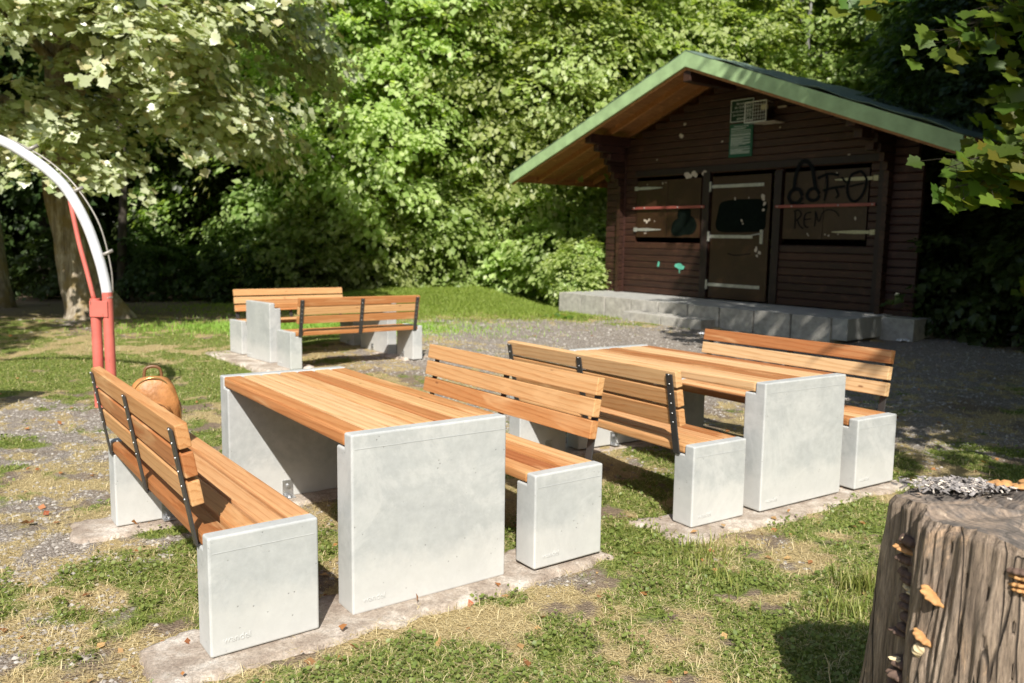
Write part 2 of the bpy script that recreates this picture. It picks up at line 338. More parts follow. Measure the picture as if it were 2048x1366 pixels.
M = dict(
    concrete=m_concrete(), pad=m_pad(), larch=m_larch(dark=.93),
    bar=m_plain('grey_painted_steel', (.055, .053, .052), .45, .3, .15),
    zinc=m_plain('galvanised_steel', (.55, .56, .57), .35, .85, .2, 30),
    hut=m_stain('brown_stained_boards', [(.015, .0052, .0022), (.034, .0115, .0046), (.056, .021, .0095)]),
    hutred=m_stain('red_brown_log_ends', [(.016, .0052, .0035), (.036, .012, .0075), (.075, .027, .017)]),
    post=m_stain('dark_brown_frame', [(.007, .003, .0024), (.013, .0055, .004), (.022, .0095, .0065)], (12, 12, 1.2)),
    shutter=m_stain('brown_plywood', [(.021, .0085, .0032), (.029, .0122, .0046), (.040, .018, .0080)], (1.5, 1.5, 1.5), .45, .001),
    soffit=m_stain('orange_brown_soffit', [(.22, .09, .03), (.36, .155, .055), (.48, .23, .09)], (18, 1.2, 18), .55),
    green=m_worn('green_fascia_paint', (.33, .47, .235), (.42, .53, .35), .68, .45),
    felt=m_plain('bitumen_felt', (.105, .155, .12), .75, 0, .35, 6, .5),
    block=m_plain('grey_kerb_block', (.36, .345, .31), .9, 0, .28, 9, .6),
    slab=m_plain('porch_slab', (.34, .34, .32), .85, 0, .2, 5, .4),
    red=m_worn('faded_red_paint', (.26, .065, .05), (.16, .07, .05), .64, .5),
    redarch=m_worn('faded_coral_paint', (.56, .14, .11), (.22, .085, .06), .60, .5),
    white=m_worn('weathered_white_tube', (.62, .64, .67), (.36, .35, .34), .64, .4),
    silver=m_plain('hinge_steel', (.42, .42, .38), .45, .5, .3, 25),
    cream=m_plain('cream_hinge', (.42, .40, .24), .5, .1, .2, 25),
    black=m_plain('black_spray_paint', (.008, .009, .010), .6, 0, .2),
    blackgreen=m_plain('dark_green_paint', (.004, .007, .005), .95, 0, .3),
    turq=m_plain('turquoise_spray', (.10, .42, .30), .6, 0, .2),
    chip=m_plain('bare_filler', (.42, .36, .29), .8, 0, .2),
    signgreen=m_plain('green_sign', (.012, .085, .045), .4, 0, .1),
    signdark=m_plain('dark_green_sign', (.008, .035, .018), .4, 0, .1),
    signwhite=m_plain('sign_white', (.62, .64, .58), .5, 0, .05),
    pipe=m_plain('grey_wire', (.30, .28, .25), .5, .4, .2, 20),
    lens=m_plain('yellowed_lens', (.55, .50, .30), .3, 0, .1),
    leather=m_plain('tan_leather', (.42, .19, .065), .48, 0, .38, 9, .7),
    leatherd=m_plain('dark_leather_trim', (.16, .075, .03), .45, 0, .2, 9),
    brass=m_plain('brass', (.55, .38, .15), .3, .9, .1),
    blackfab=m_plain('black_webbing', (.015, .015, .016), .8, 0, .2),
    fungo=m_plain('orange_fungus', (.46, .24, .09), .7, 0, .35, 28, .6),
    fungb=m_plain('brown_fungus', (.12, .075, .055), .85, 0, .4, 24, .6),
    fungw=m_plain('cream_fungus_rim', (.62, .50, .30), .7, 0, .2, 28, .3),
    crumb=m_plain('torn_bark_shreds', (.24, .22, .21), .9, 0, .75, 40, .5),
    crumbw=m_plain('pale_wood_chips', (.66, .58, .50), .9, 0, .25, 40, .3),
    paper=m_plain('crumpled_paper', (.75, .76, .78), .7, 0, .08),
    stump=m_stump_side(), stumptop=m_stump_top(),
    bark=m_bark('pale_bark', [(.10, .075, .05), (.28, .23, .165), (.56, .50, .41)], moss=(.28, .20, .07)),
    barkd=m_bark('dark_bark', [(.02, .016, .012), (.05, .04, .03), (.09, .075, .055)], moss=(.05, .05, .02)),
    barkg=m_bark('grey_smooth_bark', [(.12, .12, .11), (.22, .22, .21), (.34, .34, .33)], bd=.008),
    leafA=m_leaf('leaves_light_green', [(0.32, 0.41, 0.13), (0.41, 0.49, 0.19), (0.51, 0.57, 0.28), (0.24, 0.33, 0.09), (0.37, 0.45, 0.15)]),
    leafB=m_leaf('leaves_mid_green', [(0.2, 0.28, 0.075), (0.27, 0.35, 0.11), (0.35, 0.42, 0.16), (0.16, 0.24, 0.055)]),
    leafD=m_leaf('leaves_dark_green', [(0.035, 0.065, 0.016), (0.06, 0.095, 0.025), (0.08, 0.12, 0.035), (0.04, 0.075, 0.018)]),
    leafP=m_leaf('leaves_pale_glossy', [(0.36, 0.42, 0.21), (0.48, 0.53, 0.33), (0.62, 0.66, 0.46), (0.28, 0.36, 0.14), (0.62, 0.55, 0.34)], .3, .34, .7),
    leafM=m_leaf('leaves_maple', [(0.06, 0.12, 0.012), (0.09, 0.16, 0.018), (0.13, 0.19, 0.02), (0.05, 0.1, 0.014), (0.2, 0.18, 0.02)], .45, .45),
    blade=m_leaf('grass_blades', [(0.14, 0.2, 0.035), (0.22, 0.27, 0.06), (0.31, 0.35, 0.09), (0.42, 0.42, 0.16), (0.17, 0.22, 0.045)], .3, .5, .3),
    lawn=m_leaf('bright_lawn', [(.20, .33, .045), (.27, .40, .07), (.34, .45, .10), (.24, .36, .055)], .35, .5, .3),
    straw=m_leaf('dry_grass', [(0.5, 0.4, 0.2), (0.64, 0.54, 0.3), (0.74, 0.65, 0.4), (0.42, 0.32, 0.15)], .2, .6, .3),
    clover=m_leaf('clover_leaves', [(0.13, 0.2, 0.04), (0.19, 0.27, 0.06), (0.26, 0.33, 0.09), (0.14, 0.21, 0.045)], .3, .45, .4),
    litter=m_leaf('fallen_leaves', [(.30, .12, .04), (.42, .20, .07), (.20, .09, .04), (.50, .33, .14), (.36, .10, .05)], .15, .7, .2),
    pebble=None, ground=m_ground(),
)
def m_pebble():
    m, nt, b = mat('gravel_stones'); geo = N(nt, 'ShaderNodeNewGeometry')
    nt.links.new(ramp(nt, geo.outputs['Random Per Island'], [(0, (.19, .165, .14)), (.5, (.30, .27, .235)), (.85, (.38, .35, .31)), (1, (.47, .44, .40))]), b.inputs['Base Color'])
    b.inputs['Roughness'].default_value = .9; return m
M['pebble'] = m_pebble()

# ------------------------------------------------------------------ layout (metres, camera stands at the origin)
WB, HB, WT, HT, L, TH = .415, .449, .754, .75, 1.841, .148
ITEMS = [ # bench a / table / bench b of the three groups: x, y, rot, z
    ('a', -1.0704, 2.7287, .6405, -.001), ('t', -.6331, 3.0999, .6199, -.008), ('b', .1162, 3.5593, .6237, .008),
    ('a', .9853, 4.1873, .5748, -.001), ('t', 1.4421, 4.4631, .5824, .004), ('b', 2.1814, 4.9179, .569, .008),
    ('a', -3.9043, 10.9641, -.8599, .069), ('t', -3.5078, 10.4688, -.8736, .065), ('b', -2.8919, 9.7312, -.898, .0545)]
HX, HY, HR, HZ, HA, HBt = 2.537, 18.397, -.898, .25, -.017, .014

def gz(x, y):
    x = np.asarray(x, float); y = np.asarray(y, float)
    z = -.03 + .21*sst((y-7)/9.)
    z = z + .50*sst((y-14.5)/7.5)*sst((1.2-x)/2.6)*sst((x+7)/5.)
    r = np.hypot(x, y); z = z + .25*np.clip(r-34, 0, 60)
    z = z + (fbm(x*1.3, y*1.3, 3)-.5)*.05*np.clip(r/4, .3, 1.6) + (fbm(x*7, y*7, 2)-.5)*.014
    return z
def blob(x, y, cx, cy, rx, ry, rot=0):
    c, s = math.cos(rot), math.sin(rot); dx = x-cx; dy = y-cy
    u = (dx*c+dy*s)/rx; v = (-dx*s+dy*c)/ry
    return np.exp(-(u*u+v*v))
def cover(x, y):
    """green, straw, gravel amounts 0..1"""
    x = np.asarray(x, float); y = np.asarray(y, float)
    n1 = fbm(x*.9+3, y*.9+5, 4); n2 = .45*fbm(x*1.6+31, y*1.6+7, 3)+.55*fbm(x*5.1+11, y*5.1+47, 4); n3 = .4*fbm(x*2.6+70, y*2.6+17, 3)+.6*fbm(x*6.5+7, y*6.5+13, 3)
    far = sst((y-8)/5)
    gr = .40 + (n2-.5)*2.6 + .0*far
    st = .56 + (n3-.5)*2.2
    gv = .38 + (n1-.5)*.9
    for cx, cy, rx, ry, a in ((-4.6, 6.7, 1.5, 1.0, .75), (-3.1, 5.6, .8, .6, .4), (.6, 13.6, 2.6, 1.8, 1.3), (2.2, 11.3, 2.0, 2.2, 1.0), (-1.2, 10.8, .8, 1.3, .9), (.4, 8.4, 1.2, 1.6, .7), (-2.9, 4.2, .9, .8, .35), (3.6, 9.5, 1.6, 2.2, .7), (-1.9, 3.4, .8, .7, .25), (5, 12, 2, 2, .9), (3.2, 6.8, .9, .8, .4)):
        k = blob(x, y, cx, cy, rx, ry)*a*.8; gv = gv+k; gr = gr-k*.7; st = st-k*.42
    for cx, cy, rx, ry, a in ((.72, 4.2, .35, .8, .6), (-.1, 2.75, .5, .3, .55), (-5.0, 9.8, 2.6, 1.6, .33), (-1.5, 19, 3.5, 2.6, 1.1), (-2.6, 7.6, 1.5, 1.2, .35), (-1.9, 6.4, .6, .8, .3), (3.6, 5.2, 1.2, .7, .5), (-3.9, 5.1, .7, .4, .35), (1.6, 3.2, .5, .4, .22), (-.9, 2.4, .35, .25, .3), (-4, 13.2, 1.6, 1.2, .7), (.4, 3.0, .5, .35, .3), (-2.2, 8.9, .8, .6, .5), (1.0, 2.6, .5, .4, .2)):
        k = blob(x, y, cx, cy, rx, ry)*a; gr = gr+k; gv = gv-k*.6
    st = st+blob(x, y, -5.5, 10.8, 3.2, 1.6)*.45+blob(x, y, -1.9, 3.0, .9, .9)*.25+blob(x, y, 1.3, 3.0, 1.0, .6)*.15
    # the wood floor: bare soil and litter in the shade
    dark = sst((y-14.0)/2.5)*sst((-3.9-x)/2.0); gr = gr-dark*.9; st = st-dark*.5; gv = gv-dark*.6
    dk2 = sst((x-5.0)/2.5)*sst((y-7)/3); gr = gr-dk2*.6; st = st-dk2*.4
    return np.clip(gr, 0, 1), np.clip(st, 0, 1), np.clip(gv, 0, 1)

# ---- ground: one polar sheet centred under the camera
def build_ground():
    th = np.concatenate([np.linspace(-44, 44, 420), np.linspace(46, 314, 110)]); th = np.radians(th)
    rr = np.concatenate([[.25], np.geomspace(.6, 40, 420), np.geomspace(42, 160, 18)])
    T, Rr = np.meshgrid(th, rr); x = Rr*np.sin(T); y = Rr*np.cos(T); z = gz(x, y)
    V = np.stack([x, y, z], -1).reshape(-1, 3); n = len(th); mrow = len(rr)
    i = np.arange(mrow-1)[:, None]*n; j = np.arange(n)[None, :]; j2 = (j+1) % n
    F = np.stack([i+j, i+j2, i+n+j2, i+n+j], -1).reshape(-1, 4)[:, ::-1]
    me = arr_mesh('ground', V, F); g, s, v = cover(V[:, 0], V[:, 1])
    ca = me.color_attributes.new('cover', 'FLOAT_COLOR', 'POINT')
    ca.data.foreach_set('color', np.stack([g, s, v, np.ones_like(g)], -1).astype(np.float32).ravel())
    me.polygons.foreach_set('use_smooth', np.ones(len(F), bool))
    tag(mobj('ground', me, M['ground']), kind='structure')
build_ground()

# ---- furniture frames
def frame(x, y, r): return np.array([math.cos(r), math.sin(r)]), np.array([-math.sin(r), math.cos(r)])
def item_xf(k, x, y, r, z):
    cv, cu = frame(x, y, r); o = np.array([x, y])
    if k == 'b': o = o + cv*WB + cu*L; r = r+math.pi
    return (o[0], o[1], z), r

def panel(name, W, H, far, parent, notch, lip=.07):
    pr = [(0, 0), (TH, 0), (TH, H-notch), (lip, H-notch), (lip, H), (0, H)]
    if far: pr = [(L-a, b) for a, b in pr][::-1]
    bm = bmesh.new(); prism(bm, pr, 0, 0, W)
    o = from_bm(name, bm, M['concrete'], parent, bevel=.009, seg=3)
    # raised lettering cast into the outer face
    me = text_mesh('wandel', .036, .0012); t = mobj('cast_lettering', me, M['concrete'], o)
    if not far: t.matrix_local = Matrix.Translation((.045, -.0008, .045)) @ Matrix.Rotation(math.pi/2, 4, 'X')
    else: t.matrix_local = Matrix.Translation((W-.045, L+.0008, .045)) @ Matrix.Rotation(math.pi, 4, 'Z') @ Matrix.Rotation(math.pi/2, 4, 'X')
    # casting seam: hairline ridge below the top edge
    bm = bmesh.new(); yy = (-.0012, .002) if not far else (L-.002, L+.0012)
    box(bm, .014, W-.014, yy[0], yy[1], H-.062, H-.0595)
    from_bm('casting_seam', bm, M['concrete'], o)
    return o
def bracket(v, u, d, parent):
    bm = bmesh.new(); t = .005
    box(bm, v-.032, v+.032, min(u, u+d*t), max(u, u+d*t), .004, .105)
    box(bm, v-.032, v+.032, min(u+d*t, u+d*.06), max(u+d*t, u+d*.06), .004, .009)
    o = from_bm('steel_bracket', bm, M['zinc'], parent, bevel=.0015)
    bm = bmesh.new()
    bmesh.ops.create_cone(bm, cap_ends=True, segments=6, radius1=.011, radius2=.011, depth=.012, matrix=Matrix.Translation((v, u+d*.011, .07)) @ Matrix.Rotation(math.pi/2, 4, 'X'))
    bmesh.ops.create_cone(bm, cap_ends=True, segments=6, radius1=.011, radius2=.011, depth=.014, matrix=Matrix.Translation((v, u+d*.036, .016)))
    from_split('bolt', bm, M['zinc'], o)
rng0 = random.Random(3)
def make_bench():
    t = empty('bench')
    panel('concrete_leg', WB, HB, False, t, .056); panel('concrete_leg', WB, HB, True, t, .056)
    bracket(WB*.62, TH, 1, t); bracket(WB*.62, L-TH, -1, t)
    bm = bmesh.new(); n = 4; gap = .017; pw = (WB-.004-gap*(n-1))/n
    for i in range(n):
        x0 = .002+i*(pw+gap); j = rng0.uniform(-.001, .001)
        box(bm, x0, x0+pw, .073, L-.073, HB-.050+j, HB-.002+j, bev=.010)
    from_bm('seat', bm, M['larch'], t)
    bm = bmesh.new(); lean = R(10)   # back leans outward to -x
    for i in range(3):
        zc = .595+i*.1075
        Mx = Matrix.Translation((.02-(zc-.545)*math.tan(lean)-.0225, 0, zc)) @ Matrix.Rotation(-lean, 4, 'Y')
        j = rng0.uniform(-.002, .002)
        box(bm, -.0225, .0225, .085+j, L-.085+j, -.0455, .0455, M=Mx, bev=.005)
    from_bm('backrest', bm, M['larch'], t)
    for u in (.125, L/2, L-.125):
        bm = bmesh.new()
        Mx = Matrix.Translation((-.0285, 0, .545)) @ Matrix.Rotation(-lean, 4, 'Y')
        box(bm, -.008, 0, u-.024, u+.024, -.158, .295, M=Mx)
        box(bm, -.004, .05, u-.02, u+.02, HB-.059, HB-.0525)
        o = from_bm('back_support', bm, M['bar'], t, bevel=.002)
        bm = bmesh.new()
        for i in range(3):
            for s in (-.026, .026):
                bmesh.ops.create_uvsphere(bm, u_segments=8, v_segments=5, radius=.0048, matrix=Mx @ Matrix.Translation((-.008, u, .05+i*.108+s)))
        from_split('screw', bm, M['zinc'], o, smooth=True)
    return t
def make_table():
    t = empty('picnic_table')
    panel('concrete_leg', WT, HT, False, t, .066, .072); panel('concrete_leg', WT, HT, True, t, .066, .072)
    bracket(WT*.45, TH, 1, t); bracket(WT*.45, L-TH, -1, t)
    bm = bmesh.new(); n = 7; gap = .012; pw = (WT-.004-gap*(n-1))/n
    for i in range(n):
        x0 = .002+i*(pw+gap); j = rng0.uniform(-.0022, .001)
        box(bm, x0, x0+pw, .075, L-.075, HT-.060+j, HT-.002+j, bev=.012)
    from_bm('tabletop', bm, M['larch'], t)
    return t
bench0 = make_bench(); table0 = make_table()
LAB = ['wooden slat bench seen from behind with tan backpack on it, on concrete legs', 'wooden plank table between the bench with the backpack and the front middle bench', 'wooden slat bench facing left, just right of the nearest table',
       'wooden slat bench seen from behind, left of the table nearest the hut', 'wooden plank table with grey concrete ends nearest the hut', 'rightmost wooden slat bench, facing left, its back toward the shaded ground',
       'farthest wooden bench, its back against the dark wood, left of the gravel', 'far table whose tall concrete end stands between two benches by the lawn', 'far wooden bench seen from behind with three dark steel supports, by the lawn']
used = set()
for (k, x, y, r, z), lab in zip(ITEMS, LAB):
    src = table0 if k == 't' else bench0
    o = src if k == 't' and 't' not in used or k != 't' and 's' not in used else copy_tree(src)
    used.add('t' if k == 't' else 's')
    loc, rz = item_xf(k, x, y, r, z); o.location = loc; o.rotation_euler = (0, 0, rz)
    tag(o, lab, 'table' if k == 't' else 'bench', 'concrete and larch picnic tables' if k == 't' else 'concrete and larch benches')

# ---- old concrete footings under the panels (rough sheets with ragged edges)
def footing(item, u0, u1, lab, v0=-.22, v1=1.95):
    k, x, y, r, z = ITEMS[item]; cv, cu = frame(x, y, r)
    nu, nv = 26, 120; rs = np.random.RandomState(item*7+int(u0*10)+3)
    U, Vv = np.meshgrid(np.linspace(u0, u1, nu), np.linspace(v0, v1, nv))
    e = np.minimum.reduce([U-u0, u1-U, Vv-v0, v1-Vv])
    wob = (fbm(U*7+item, Vv*7, 5)-.5)*.20+(fbm(U*30, Vv*30+item, 3)-.5)*.07
    X = x+cv[0]*Vv+cu[0]*U; Y = y+cv[1]*Vv+cu[1]*U
    edge = sst((e+wob*.5)/.045)
    Z = z-.0035-(1-edge)*.075+(fbm(U*22, Vv*22, 3)-.5)*.004*(e > 0)
    top = np.stack([X, Y, Z], -1).reshape(-1, 3); bot = top.copy(); bot[:, 2] = z-.12
    i = np.arange(nv-1)[:, None]*nu; j = np.arange(nu-1)[None, :]
    F = np.stack([i+j, i+j+1, i+nu+j+1, i+nu+j], -1).reshape(-1, 4)
    F2 = F[:, ::-1]+nv*nu
    per = list(range(nu))+[(q+1)*nu-1 for q in range(1, nv)]+[(nv-1)*nu+q for q in range(nu-2, -1, -1)]+[q*nu for q in range(nv-2, 0, -1)]
    P = np.array(per); P2 = np.roll(P, -1); F3 = np.stack([P2, P, P+nv*nu, P2+nv*nu], -1)
    me = arr_mesh('concrete_footing', np.concatenate([top, bot]), np.concatenate([F[:, ::-1], F2[:, ::-1], F3[:, ::-1]]))
    bm = bmesh.new(); bm.from_mesh(me); bmesh.ops.recalc_face_normals(bm, faces=bm.faces); bm.to_mesh(me); bm.free()
    me.polygons.foreach_set('use_smooth', [True]*len(me.polygons))
    tag(mobj('concrete_footing', me, M['pad']), lab, 'footing', 'concrete strips under the benches and tables')
footing(0, -.13, .30, 'rough brown concrete strip under the near ends of the front benches and table')
footing(0, L-.30, L+.12, 'rough concrete strip under the far ends of the front benches and table')
footing(3, -.16, .30, 'rough concrete strip in front of the table set near the stump', v1=1.9)
footing(3, L-.30, L+.12, 'rough concrete strip under the far ends of the table set nearest the hut', v1=1.9)
footing(6, -.35, .33, 'worn concrete strip under the left ends of the far table set', v1=2.0)
footing(6, L-.30, L+.2, 'worn concrete strip under the right ends of the far table set', v1=2.0)

# ------------------------------------------------------------------ hut
ev = Vector((math.cos(HR), math.sin(HR), HA)).normalized()
eu = Vector((-math.sin(HR), math.cos(HR), HBt)); eu = (eu-ev*eu.dot(ev)).normalized(); ez = ev.cross(eu)
HM = Matrix(((ev.x, eu.x, ez.x, HX), (ev.y, eu.y, ez.y, HY), (ev.z, eu.z, ez.z, HZ), (0, 0, 0, 1)))
def hut_top(name):
    o = empty(name); o.matrix_world = HM; return o
hut = hut_top('log_cabin'); tag(hut, 'dark brown log hut with green roof edge, shuttered front and porch', 'hut')
W, D, PH = 6.0, 6.2, .385          # width, depth, porch height (floor level)
AV, ZA, ZE, EL, ER, OV, DB = 2.78, 5.05, 3.107, 2.4, 1.75, 1.44, 7.6
sL = (ZA-ZE)/(AV+EL); sR = (ZA-ZE)/(W+ER-AV)
def roofz(v): return ZA-(AV-v)*sL if v < AV else ZA-(v-AV)*sR
RT = .19     # roof build-up below the top line
def logs_u(bm, x0f, x1f, yc, th, z0, z1, step, rnd, skip=()):
    """horizontal boards along x, stacked in z, x-limits as functions of z; skip = openings (x0,x1,z0,z1)"""
    z = z0
    while z < z1-.02:
        zt = min(z+step, z1); a, b = x0f(zt), x1f(zt)
        if b-a > .1:
            spans = [(a, b)]
            for (sx0, sx1, sz0, sz1) in skip:
                if zt > sz0+.01 and z < sz1-.01:
                    spans = [s for q in spans for s in ((q[0], min(q[1], sx0)), (max(q[0], sx1), q[1])) if s[1]-s[0] > .02]
            for a_, b_ in spans:
                c = .016; y0 = yc-th/2+rnd.uniform(-.003, .003); y1 = yc+th/2
                pts = [(y0+c, z+.002), (y0, z+.002+c), (y0, zt-.002-c), (y0+c, zt-.002), (y1-c, zt-.002), (y1, zt-c), (y1, z+c), (y1-c, z+.002)]
                prism(bm, pts, 0, a_, b_)
        z = zt
rh = random.Random(8)
STEP = .142
# front wall, with openings for door and shutters
bm = bmesh.new()
OPEN = [(2.36, 3.86, PH, 2.87), (.33, 2.15, 1.60, 2.87), (4.02, 5.72, 1.60, 2.87)]
logs_u(bm, lambda z: -.02 if z < 3.4 else max(-.02, AV-(ZA-RT-.05-z)/sL), lambda z: W+.02 if z < 3.4 else min(W+.02, AV+(ZA-RT-.05-z)/sR), .05, .09, PH, ZA-RT-.1, STEP, rh, OPEN)
from_bm('front_wall', bm, M['hut'], hut)
# log ends that run past the corners
for s, (a, b) in ((-1, (-.597, -.02)), (1, (W+.02, W+.597))):
    bm = bmesh.new(); logs_u(bm, lambda z: a + (.0 if z < 2.9 else (.1 if s < 0 else 0)), lambda z: b - (.0 if z < 2.9 else (.1 if s > 0 else 0)), .05, .088, PH-.06, min(roofz(-.3), roofz(W+.3))-RT-.12, STEP, rh)
    from_bm('log_ends', bm, M['hutred'], hut)
# side and back walls
def logs_side(xc, zt):
    bm = bmesh.new(); z = PH-.02
    while z < zt-.02:
        z1 = min(z+STEP, zt); c = .016; x0, x1 = xc-.045, xc+.045
        y0 = -.16 if z < 2.7 else -.16-(z-2.7)*.9
        prism(bm, [(x0+c, z+.002), (x0, z+c), (x0, z1-c), (x0+c, z1-.002), (x1-c, z1-.002), (x1, z1-c), (x1, z+c), (x1-c, z+.002)], 1, y0, D)
        z = z1
    return bm
from_bm('side_wall', logs_side(-.02-.046, roofz(0)-RT-.08), M['hut'], hut)
from_bm('side_wall', logs_side(W+.02+.046, roofz(W)-RT-.08), M['hut'], hut)
bm = bmesh.new(); logs_u(bm, lambda z: -.3 if z < 3.4 else AV-(ZA-RT-.05-z)/sL, lambda z: W+.3 if z < 3.4 else AV+(ZA-RT-.05-z)/sR, D-.05, .09, PH, ZA-RT-.1, STEP, rh)
from_bm('back_wall', bm, M['hut'], hut)
# posts beside the openings
for a, b, z1 in ((2.19, 2.36, 2.96), (3.86, 4.02, 2.90), (5.88, 6.01, 3.1), (-.028, .004, 3.5)):
    bm = bmesh.new(); box(bm, a, b, -.035 if b-a > .05 else -.02, .0045, PH+.005, z1); from_bm('frame_post', bm, M['post'] if b-a > .05 else M['hutred'], hut, bevel=.004)
bm = bmesh.new(); box(bm, .3, 5.95, -.022, .003, 2.965, 3.09); from_bm('lintel', bm, M['post'], hut, bevel=.004)
# door
door = from_bm('door', (lambda b: (box(b, 2.42, 3.78, -.012, .04, PH+.03, 2.86), b)[1])(bmesh.new()), M['shutter'], hut, bevel=.004)
for z, x1 in ((2.665, 3.63), (1.665, 3.43), (.685, 3.64)):
    bm = bmesh.new(); box(bm, 2.405, x1, -.024, -.0125, z-.032, z+.032); box(bm, 2.362, 2.402, -.046, -.012, z-.10, z+.10)
    from_bm('strap_hinge', bm, M['silver'], door, bevel=.003)
bm = bmesh.new(); box(bm, 3.60, 3.665, -.03, -.0125, 1.53, 1.80); tube(bm, [(3.63, -.02, 1.72), (3.63, -.075, 1.72), (3.60, -.08, 1.72), (3.44, -.08, 1.69)], .012, 8)
from_bm('door_handle', bm, M['silver'], door)
def ribbon(bm, pts, wd, y=-.004, th=.002, closed=False):
    P = smooth_path([(p[0], 0, p[1]) for p in pts], 6); n = len(P); A = []; B = []
    for i, p in enumerate(P):
        d = (P[min(i+1, n-1)]-P[max(i-1, 0)]).normalized(); s = Vector((-d.z, 0, d.x)); ww = wd*(.8+.4*math.sin(i*1.7)**2)/2
        A.append(p+s*ww); B.append(p-s*ww)
    va = [bm.verts.new((p.x, y, p.z)) for p in A]; vb = [bm.verts.new((p.x, y, p.z)) for p in B]
    vc = [bm.verts.new((p.x, y-th, p.z)) for p in A]; ve = [bm.verts.new((p.x, y-th, p.z)) for p in B]
    for i in range(n-1):
        bm.faces.new((vc[i], vc[i+1], ve[i+1], ve[i])); bm.faces.new((va[i], va[i+1], vc[i+1], vc[i])); bm.faces.new((ve[i], ve[i+1], vb[i+1], vb[i]))
def patch(bm, cx, cz, rx, rz_, y, seed, th=.002, rag=.25, n=40, sq=4):
    r = np.random.RandomState(seed); ph = r.rand(6)*6.28
    pts = []
    for i in range(n):
        t = 2*math.pi*i/n; k = 1+rag*.25*sum(math.sin((j+2)*t*1.7//1*0+(j+2)*t+ph[j])/(j+1) for j in range(5))
        c, s = math.cos(t), math.sin(t); q = (abs(c)**sq+abs(s)**sq)**(-1/sq)
        pts.append((cx+rx*q*c*k, cz+rz_*q*s*k))
    prism(bm, pts, 1, y-th, y)
bm = bmesh.new(); patch(bm, 3.14, 2.07, .58, .32, -.0125, 4, sq=6, rag=.12); from_bm('painted_patch', bm, M['blackgreen'], door)
bm = bmesh.new()
for i, (cx, cz, r_) in enumerate([(3.62, 2.42, .045), (3.66, 2.30, .03), (3.64, 2.18, .022), (3.16, 1.98, .02), (3.19, 1.92, .014), (3.52, 1.42, .035), (3.60, 1.36, .03), (3.55, 1.30, .02), (2.98, 2.41, .02), (3.3, 2.42, .012)]): patch(bm, cx, cz, r_, r_*1.3, -.0148, 20+i, .001, .9, 18, 2)
from_split('paint_chip', bm, M['chip'], door)
bm = bmesh.new(); ribbon(bm, [(2.86, 1.33), (3.0, 1.30), (3.2, 1.31), (3.4, 1.34)], .018, -.0125); from_bm('scrawl', bm, M['black'], door)
# shutters
def shutter(x0, x1, nm='shutter'):
    bm = bmesh.new(); xm = (x0+x1)/2
    box(bm, x0, xm-.004, -.014, .04, 1.635, 2.86); box(bm, xm+.004, x1, -.014, .04, 1.635, 2.86)
    return from_bm(nm, bm, M['shutter'], hut, bevel=.003)
sh1 = shutter(.36, 2.13); sh2 = shutter(4.08, 5.70)
def taper_hinge(x0, x1, z, par, m):
    d = 1 if x1 > x0 else -1; bm = bmesh.new()
    prism(bm, [(x0+d*.10, z-.028), (x0+d*.5*abs(x1-x0), z-.032), (x1, z-.008), (x1, z+.008), (x0+d*.5*abs(x1-x0), z+.032), (x0+d*.10, z+.028)], 1, -.026, -.0145)
    box(bm, min(x0, x0+d*.09), max(x0, x0+d*.09), -.03, -.004, z-.045, z+.045)
    from_bm('strap_hinge', bm, m, par, bevel=.002)
for z in (2.70, 1.80): taper_hinge(.30, 1.09, z, sh1, M['silver'])
for z in (2.68, 1.765): taper_hinge(5.87, 5.08, z, sh2, M['cream'])
def crossbar(a, b, z):
    bm = bmesh.new(); box(bm, a, b, -.060, -.037, z-.027, z+.027)
    o = from_bm('locking_bar', bm, M['red'], hut, bevel=.003)
    bm = bmesh.new()
    for x in (a+.05, b-.05, a+.35, (a+b)/2+.3): bmesh.ops.create_uvsphere(bm, u_segments=8, v_segments=5, radius=.016, matrix=Matrix.Translation((x, -.06, z)))
    from_split('bolt', bm, M['silver'], o)
crossbar(.28, 2.26, 2.27); crossbar(3.92, 5.86, 2.235)
bm = bmesh.new(); patch(bm, 1.72, 1.87, .33, .20, -.0145, 9, rag=.35, sq=3); patch(bm, 1.72, 2.08, .17, .16, -.0148, 11, rag=.2, sq=5); from_bm('painted_patch', bm, M['blackgreen'], sh1)
bm = bmesh.new(); rr_ = random.Random(4)
for i in range(9): patch(bm, rr_.choice([.62, .66, .70, .9, 1.1, 1.3, 1.6, 1.18]), rr_.choice([2.78, 2.80, 1.98, 1.72]), .012, .016, -.0148, 40+i, .002, .8, 12, 2)
for i, (cx, cz) in enumerate([(.62, 2.0), (.68, 1.97), (.74, 2.01)]): patch(bm, cx, cz, .03, .03, -.0148, 60+i, .002, .9, 16, 2)
from_split('paint_chip', bm, M['chip'], sh1)
bm = bmesh.new()
for i, (cx, cz, r_) in enumerate([(4.6, 1.73, .012), (4.62, 1.70, .012), (4.95, 1.72, .012), (5.02, 1.70, .014), (5.2, 1.73, .012), (5.5, 2.0, .02), (5.1, 2.80, .013), (4.9, 2.79, .012)]): patch(bm, cx, cz, r_, r_*1.4, -.0148, 80+i, .002, .8, 12, 2)
from_split('paint_chip', bm, M['chip'], sh2)
